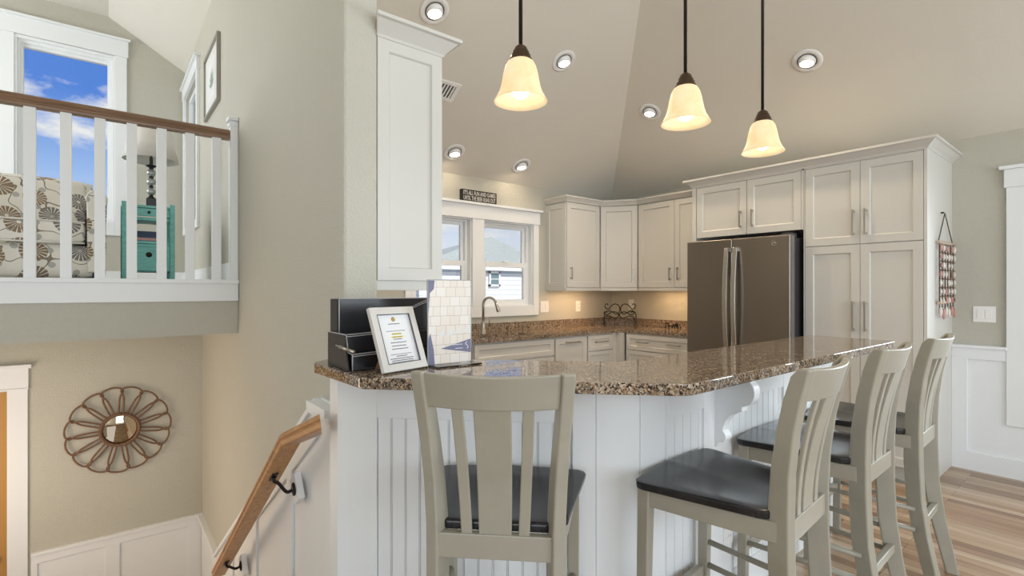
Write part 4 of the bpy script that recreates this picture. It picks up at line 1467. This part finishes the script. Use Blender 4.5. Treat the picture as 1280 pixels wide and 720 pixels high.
# brochure board in a clear stand
SL_, SR_ = V((.928, 1.645, ZB)), V((1.114, 1.640, ZB))
su = (SR_ - SL_).normalized(); sn = V((su.y, -su.x, 0)); sw = (SR_ - SL_).length; sh = .314
if sn.y > 0: sn = -sn
t_ = thing('brochure_stand', (SL_ + SR_) / 2, 'brochure board with a wood shingle photo standing on the bar', 'brochure stand')
MB().obox(SL_ + V((0, 0, .004)), su * sw, (0, 0, sh), -sn * .003).build('board', 'shingle_print', t_)
b = MB()
b.obox(SL_ - su * .003 + V((0, 0, .001)), su * .004, (0, 0, sh + .006), -sn * .006); b.obox(SR_ - su * .001 + V((0, 0, .001)), su * .004, (0, 0, sh + .006), -sn * .006)
b.obox(SL_ + V((0, 0, sh + .003)), su * sw, (0, 0, .004), -sn * .006)
b.build('edge', 'grey_metal', t_)
MB().obox(SL_ + V((0, 0, .001)) - su * .002, su * (sw + .004), (0, 0, .005), sn * .075).build('base_plate', 'window_glass', t_)
n_ = sn * .0012
b = MB()
pp = [SL_ + su * .052 + V((0, 0, .061)), SL_ + su * (sw - .002) + V((0, 0, .092)), SL_ + su * (sw - .002) + V((0, 0, .040))]
b.prism(pp, n_)
b.prism([SL_ + su * .001 + V((0, 0, .005)), SL_ + su * .026 + V((0, 0, .005)), SL_ + su * .022 + V((0, 0, .06)), SL_ + su * .008 + V((0, 0, .12)), SL_ + su * .001 + V((0, 0, .10))], n_)
b.prism([SL_ + su * .001 + V((0, 0, .317)), SL_ + su * .026 + V((0, 0, .317)), SL_ + su * .022 + V((0, 0, .285)), SL_ + su * .006 + V((0, 0, .27)), SL_ + su * .001 + V((0, 0, .2))], n_)
b.build('pennant', 'pennant', t_)
b = MB()
cc = SL_ + su * (sw - .020) + V((0, 0, .068)) + sn * .0012
b.tube([cc + su * (.006 * math.sin(i / 10 * 2 * PI)) + V((0, 0, lerp(-.013, .013, i / 10))) for i in range(11)], .0018, 6)
b.obox(cc - su * .065 + V((0, 0, .004)), su * .045, (0, 0, .002), sn * .0006); b.obox(cc - su * .052 + V((0, 0, -.011)), su * .034, (0, 0, .002), sn * .0006)
b.build('emblem', 'paper', t_)
b = MB()
for k in range(4):
    x0 = .035 + k * .036
    b.prism([SL_ + su * x0 + V((0, 0, .105 + .004 * k)), SL_ + su * (x0 + .034) + V((0, 0, .137 + .004 * k)), SL_ + su * (x0 + .030) + V((0, 0, .108 + .004 * k))], sn * .0006)
b.build('pale_gables', 'canvas_mat', t_)

# ------------------------------------------------------------------ handrail on the stair wall
RX = .6425
hp = [V((RX, 1.838, .880)), V((RX, 2.375, .686)), V((RX, 4.21, -.712))]
t_ = thing('stair_handrail', (RX, 3.0, 0), 'stained oak handrail descending along the stair wall', 'handrail')
prof = [(-.040, -.028), (.040, -.028), (.0425, -.022), (.0425, -.006), (.036, .002), (.0425, .010), (.040, .024), (.024, .032), (-.024, .032), (-.040, .024), (-.0425, .010), (-.036, .002), (-.0425, -.006), (-.0425, -.022)]


def up_of(a, c):
    d = (c - a).normalized(); return V((1, 0, 0)).cross(d).normalized()


u1, u2 = up_of(hp[0], hp[1]), up_of(hp[1], hp[2])
um = (u1 + u2).normalized(); um = um / um.dot(u1)
ex = V((1, 0, 0))
b = MB()
dh = (hp[1] - hp[0]).normalized()
ra_ = [b.bm.verts.new(hp[0] + ex * a + u1 * c + dh * ((a + .0425) / .085 * .27)) for a, c in prof]
rb_ = [b.bm.verts.new(hp[1] + ex * a + um * c) for a, c in prof]
for k in range(len(prof)):
    l = (k + 1) % len(prof)
    b.bm.faces.new((ra_[k], ra_[l], rb_[l], rb_[k]))
b.bm.faces.new(ra_[::-1]); b.bm.faces.new(rb_)
b.build('upper_section', 'oak_rail', t_, bevel=.002)
MB().sweep(prof, [(hp[1], ex, um), (hp[2], ex, u2)], None).build('lower_section', 'oak_rail', t_, bevel=.002)
for yb, zb, yt in ((2.66, .35, 2.655), (3.93, -.575, 3.89)):
    ux = V((0, math.cos(-.62), math.sin(-.62))); uz = V((0, -ux.z, ux.y))
    c0 = V((XS - .029, yb, zb))
    MB().obox(c0 - ux * .05 - uz * .065, ux * .10, uz * .13, (-.032, 0, 0)).build('wall_block', 'trim_white', t_, bevel=.003)
    c1 = c0 + V((-.032, .0, 0))
    b = MB().lathe([(0, 0), (.033, 0), (.032, .005), (.013, .011), (0, .011)], c1, (-1, 0, 0), 24)
    tip = V((RX, yt, lerp(hp[1].z, hp[2].z, (yt - hp[1].y) / (hp[2].y - hp[1].y)) - .040))
    pm = [c1, c1 + V((-.035, 0, -.012)), V((tip.x + .02, yt, tip.z - .030)), V((tip.x, yt, tip.z - .022)), tip]
    sp_ = []
    for i in range(len(pm) - 1):
        for k in range(5): sp_.append(pm[i].lerp(pm[i + 1], k / 5))
    sp_.append(pm[-1])
    for _ in range(3):
        sp_ = [sp_[0]] + [(sp_[i - 1] + sp_[i] * 2 + sp_[i + 1]) / 4 for i in range(1, len(sp_) - 1)] + [sp_[-1]]
    b.tube(sp_, .0085, 10)
    b.obox(tip + V((-.014, -.035, .0265)), (.028, 0, 0), (0, .07, -.0533), (0, 0, .005))
    b.build('bracket', 'iron', t_)

# ------------------------------------------------------------------ rope mirror
mc = V((.113, YM - .02, .002))
t_ = thing('rope_mirror', mc, 'flower shaped rope mirror on the landing wall', 'mirror')
P3 = lambda r, a, y=0: mc + V((r * math.cos(a), -y, r * math.sin(a)))
NP = 15
for k in range(NP):
    a = (k + .15) * 2 * PI / NP
    h12 = PI / NP
    side = [(.150, .48), (.20, .58), (.25, .66), (.30, .74), (.335, .88), (.362, 1.10), (.382, 1.10), (.398, .80), (.406, .42)]
    pts = [P3(r, a - h12 * f_, .010) for r, f_ in side] + [P3(.409, a, .010)] + [P3(r, a + h12 * f_, .018) for r, f_ in reversed(side)]
    for _ in range(2):
        pts = [pts[0]] + [q for i in range(len(pts) - 1) for q in ((pts[i] * .75 + pts[i + 1] * .25), (pts[i] * .25 + pts[i + 1] * .75))] + [pts[-1]]
    MB().tube(pts, .0084, 7).build('petal', 'rope', t_)
b = MB()
for rr, yy, r0 in ((.142, .022, .009), (.156, .016, .009), (.149, .03, .006)):
    b.tube([P3(rr + .002 * math.sin(i * 2.1), 2 * PI * i / 72, yy + .002 * math.sin(i * 1.7)) for i in range(72)], r0, 8, True)
b.build('rope_ring', 'rope', t_)
MB().lathe([(0, 0), (.140, 0), (.140, .006), (.132, .010), (0, .010)], mc, (0, -1, 0), 48).build('mirror_glass', 'mirror_glass', t_)

# ------------------------------------------------------------------ loft railing
t_ = thing('loft_railing', (-.8, YR, ZL), 'white baluster loft railing with a brown wood handrail', 'railing')
prof = [(-.03, -.036), (.03, -.036), (.033, -.02), (.025, -.008), (.033, .008), (.030, .028), (.018, .038), (-.018, .038), (-.030, .028), (-.033, .008), (-.025, -.008), (-.033, -.02)]
MB().sweep(prof, [((XMIN + .05, YR + .03, 2.531), (0, 1, 0), (0, 0, 1)), ((.742, YR + .03, 2.531), (0, 1, 0), (0, 0, 1))], None).build('handrail', 'walnut_rail', t_, bevel=.003)
x = .655
while x > -2.6:
    MB().box(x - .029, YR + .005, ZL + .005, x + .029, YR + .05, 2.497).build('baluster', 'trim_white', t_, bevel=.002)
    x -= .1705
pst = MB().box(.744, YR - .005, ZL, XS - .002, YR + .065, 2.640).box(.736, YR - .014, 2.600, XS - .002, YR + .074, 2.628).box(.728, YR - .022, 2.640, XS - .002, YR + .082, 2.668)
pst.build('half_post', 'trim_white', t_, bevel=.003)

# framed print on the loft wall
t_ = thing('wall_print', (XS - .012, 5.5, 3.03), 'framed pale leaf print on the loft side wall', 'picture')
b = MB(); xa, xb = XS - .030, XS - .001; f_ = .030
b.ring((xa, 5.115, 3.03), (0, 1, 0), (0, 0, 1), (xb - xa, 0, 0), .78, .61, f_, f_, f_, f_)
b.build('frame', 'pewter', t_, bevel=.002)
MB().box(XS - .014, 5.14, 3.05, XS - .004, 5.87, 3.62).build('mat_board', 'canvas_mat', t_)
b = MB().box(XS - .0155, 5.32, 3.15, XS - .0145, 5.69, 3.52)
b.build('print', 'paper', t_)
b = MB()
for k in range(7):
    a = PI / 2 + (k - 3) * .45
    c0 = V((XS - .0165, 5.50, 3.26))
    tip = c0 + V((0, .14 * math.cos(a), .17 * math.sin(a) + .02)); m_ = c0.lerp(tip, .5); pr_ = V((0, -math.sin(a), math.cos(a))) * .02
    b.faces([c0, m_ + pr_, tip, m_ - pr_], [(0, 1, 2, 3)])
b.build('leaf_motif', 'leaf_print', t_)

# ------------------------------------------------------------------ loft furniture
t_ = thing('armchair', (-.55, 5.45, ZL), 'cream floral armchair behind the loft railing', 'armchair')
ax0, ax1 = -1.06, .005


def cushion(x0, y0, z0, x1, y1, z1, puff, name, parent, m='floral', n=8, tilt=0):
    b = MB()
    bmesh.ops.create_cube(b.bm, size=1)
    bmesh.ops.subdivide_edges(b.bm, edges=b.bm.edges[:], cuts=n, use_grid_fill=True)
    c = V(((x0 + x1) / 2, (y0 + y1) / 2, (z0 + z1) / 2)); d = V((x1 - x0, y1 - y0, z1 - z0))
    for q in b.bm.verts:
        p = q.co * 2
        f = V((1, 1, 1))
        k = [1 - abs(p[i]) ** 3 * .10 for i in range(3)]
        p2 = V((p.x * (1 - .05 * (abs(p.y) ** 4 + abs(p.z) ** 4)), p.y * (1 - .05 * (abs(p.x) ** 4 + abs(p.z) ** 4)), p.z * (1 - .07 * (abs(p.x) ** 4 + abs(p.y) ** 4))))
        e = V((0, 0, puff * (1 - p.x ** 2) * (1 - p.y ** 2) * (1 if p.z > 0 else -1) * abs(p.z)))
        q.co = c + V((p2.x * d.x / 2, p2.y * d.y / 2, p2.z * d.z / 2)) + e
        if tilt: q.co.y += tilt * (q.co.z - z0)
    for f in b.bm.faces: f.smooth = True
    return b.build(name, m, parent)


cushion(ax0 + .02, 5.02, ZL + .012, ax1 - .02, 5.85, ZL + .275, 0, 'base', t_)
s_ = cushion(ax0 + .12, 4.985, ZL + .268, ax1 - .115, 5.60, ZL + .445, .02, 'seat_cushion', t_)
for zz in (ZL + .278, ZL + .435):
    MB().tube([(ax0 + .13, 5.0, zz), (-.5, 4.988, zz), (ax1 - .125, 5.0, zz)], .006, 8).build('piping', 'shade_cloth', s_)
cushion(ax0 + .12, 5.48, ZL + .40, ax1 - .125, 5.72, ZL + .835, .0, 'back_cushion', t_, tilt=.22)
cushion(ax0 + .06, 5.66, ZL + .10, ax1 - .07, 5.92, ZL + .885, .0, 'back', t_, tilt=.12)
for x0, x1 in ((ax0, ax0 + .115), (ax1 - .110, ax1)):
    a_ = MB()
    pr2 = [(x0, ZL + .06), (x1, ZL + .06), (x1 + .004, ZL + .60)] + [((x0 + x1) / 2 + .062 * math.cos(t), ZL + .615 + .068 * math.sin(t)) for t in [i / 10 * PI for i in range(11)]] + [(x0 - .004, ZL + .60)]
    a_.prism([(p, 5.0, q) for p, q in pr2], (0, .84, 0), True)
    a_ = a_.build('arm', 'floral', t_, bevel=.01, seg=3)
    MB().tube([(p, 4.998, q) for p, q in pr2[2:]], .006, 8).build('piping', 'shade_cloth', a_)
for x in (ax0 + .06, ax1 - .06):
    for y in (5.06, 5.80):
        MB().cyl((x, y, ZL), (x, y, ZL + .08), .018, 14, .026).build('foot', 'black_gloss', t_)

t_ = thing('side_table', (.29, 5.37, ZL), 'teal distressed side table with drawers beside the armchair', 'side table')
tx0, tx1, ty0, ty1 = .105, .468, 5.2, 5.56
zt = 2.075
b = MB()
for x in (tx0, tx1 - .035):
    for y in (ty0, ty1 - .035): b.box(x, y, ZL, x + .035, y + .035, zt)
b.build('frame', 'teal', t_, bevel=.003)
MB().box(tx0 + .01, ty0 + .01, zt - .04, tx1 - .01, ty1 - .01, zt - .02).build('top', 'teal', t_)
d = MB().box(tx0 + .037, ty0 + .004, 1.965, tx1 - .037, ty0 + .024, 2.028).build('small_drawer', 'teal', t_, bevel=.004)
MB().ball((.287, ty0 - .006, 1.996), .012, seg=12, rings=8).build('knob', 'bronze_dark', d)
MB().box(tx0 + .036, ty0 + .02, 1.93, tx1 - .036, ty1 - .03, 1.955).build('rail', 'teal', t_)
MB().box(tx0 + .01, ty0 + .01, 1.735, tx1 - .01, ty1 - .01, 1.755).build('shelf', 'teal', t_)
MB().box(tx0 + .012, ty0 + .04, 1.50, tx0 + .024, ty1 - .03, 1.74).box(tx1 - .024, ty0 + .04, 1.50, tx1 - .012, ty1 - .03, 1.74).box(tx0 + .02, ty1 - .03, 1.5, tx1 - .02, ty1 - .018, 1.74).box(tx0 + .02, ty0 + .03, 1.50, tx1 - .02, ty1 - .03, 1.515).build('case', 'teal', t_)
d = MB().shaker((tx0 + .037, ty0 + .024, 1.508), (1, 0, 0), (0, -1, 0), tx1 - tx0 - .074, .222, .018, .006, .022).build('drawer', 'teal', t_, bevel=.002)
MB().lathe([(0, .022), (.008, .020), (.010, .010), (.006, .006), (.020, .004), (.022, 0), (0, 0)], (.287, ty0 + .006, 1.642), (0, -1, 0), 18).build('knob', 'bronze_dark', d)

t_ = thing('book', (.27, 5.33, 1.755), 'book with a photo cover lying in the teal table', 'book')
MB().box(.16, 5.235, 1.756, .41, 5.42, 1.763).box(.16, 5.235, 1.785, .41, 5.42, 1.792).build('cover', 'blue_photo', t_)
MB().box(.163, 5.238, 1.763, .405, 5.417, 1.785).build('pages', 'shell_rose', t_)
t_ = thing('postcard', (.27, 5.45, 1.755), 'postcard photo standing in the teal table cubby', 'postcard')
MB().box(.17, 5.45, 1.756, .40, 5.456, 1.86).build('card', 'blue_photo', t_)

lx, ly = .312, 5.38
zt2 = zt - .02
t_ = thing('table_lamp', (lx, ly, zt2), 'table lamp with silver balls and white shade on the teal table', 'lamp')
MB().box(lx - .036, ly - .036, zt2 + .001, lx + .036, ly + .036, zt2 + .085).build('base', 'black_gloss', t_, bevel=.006)
MB().cyl((lx, ly, zt2 + .08), (lx, ly, 2.62), .009, 14).lathe([(0, 0), (.03, .004), (.018, .016), (.012, .03), (0, .03)], (lx, ly, zt2 + .085)).lathe([(0, 0), (.016, 0), (.043, .014), (.043, .020), (.013, .030), (.013, .09), (0, .09)], (lx, ly, 2.405)).build('stem', 'black_gloss', t_)
for z in (2.200, 2.283, 2.362):
    MB().ball((lx, ly, z), .034, seg=20, rings=14).build('ball', 'spheres', t_)
    MB().lathe([(0, -.006), (.018, -.006), (.018, .006), (0, .006)], (lx, ly, z + .041)).build('collar', 'black_gloss', t_)
b = MB().lathe([(.205, 2.465), (.135, 2.745), (.132, 2.745), (.202, 2.465)], (lx, ly, 0), seg=48, close=True)
b.build('lamp_shade', 'shade_cloth', t_)

# ------------------------------------------------------------------ shell hanging on the pantry side
hx, hy = 4.79, YP - .014
t_ = thing('shell_hanging', (hx, hy, 1.2), 'wall hanging of shell strands on the pantry side panel', 'wall hanging')
MB().cyl((4.712, YP - .0005, 1.905), (4.712, YP - .018, 1.905), .006, 10).build('hook', 'iron', t_)
MB().tube([(4.575, hy, 1.70), (4.712, hy - .008, 1.90), (4.985, hy, 1.70)], .0035, 6).build('hanger_cord', 'cord', t_)
MB().cyl((4.545, hy - .004, 1.685), (5.015, hy - .004, 1.690), .011, 12).build('top_stick', 'driftwood', t_)
MB().cyl((4.555, hy - .004, 1.255), (5.005, hy - .004, 1.262), .011, 12).build('bottom_stick', 'driftwood', t_)
random.seed(11)
for k in range(6):
    x = lerp(4.575, 4.985, k / 5)
    MB().tube([(x, hy - .004, 1.685), (x + .004, hy - .004, 1.47), (x, hy - .004, 1.18)], .0035, 6).build('strand', 'cord', t_)
    for j in range(7):
        z = 1.645 - j * .062
        mt = random.choice(['shell_white'] * 7 + ['shell_rose', 'shell_brown'])
        if random.random() < .12: continue
        MB().ball((x + random.uniform(-.008, .008), hy - .014, z), random.uniform(.013, .021), (.85, .45, 1.3), 10, 6).build('shell', mt, t_)
    MB().ball((x, hy - .012, 1.195 - .02 * (k % 2)), .024, (.7, .4, 1.6), 10, 6).build('shell', random.choice(['shell_rose', 'shell_white', 'shell_brown']), t_)
for j in range(6):
    z = 1.613 - j * .062
    for k in range(6):
        MB().ball((lerp(4.575, 4.985, k / 5), hy - .012, z), .0062, seg=8, rings=5).build('bead', 'shell_brown', t_)
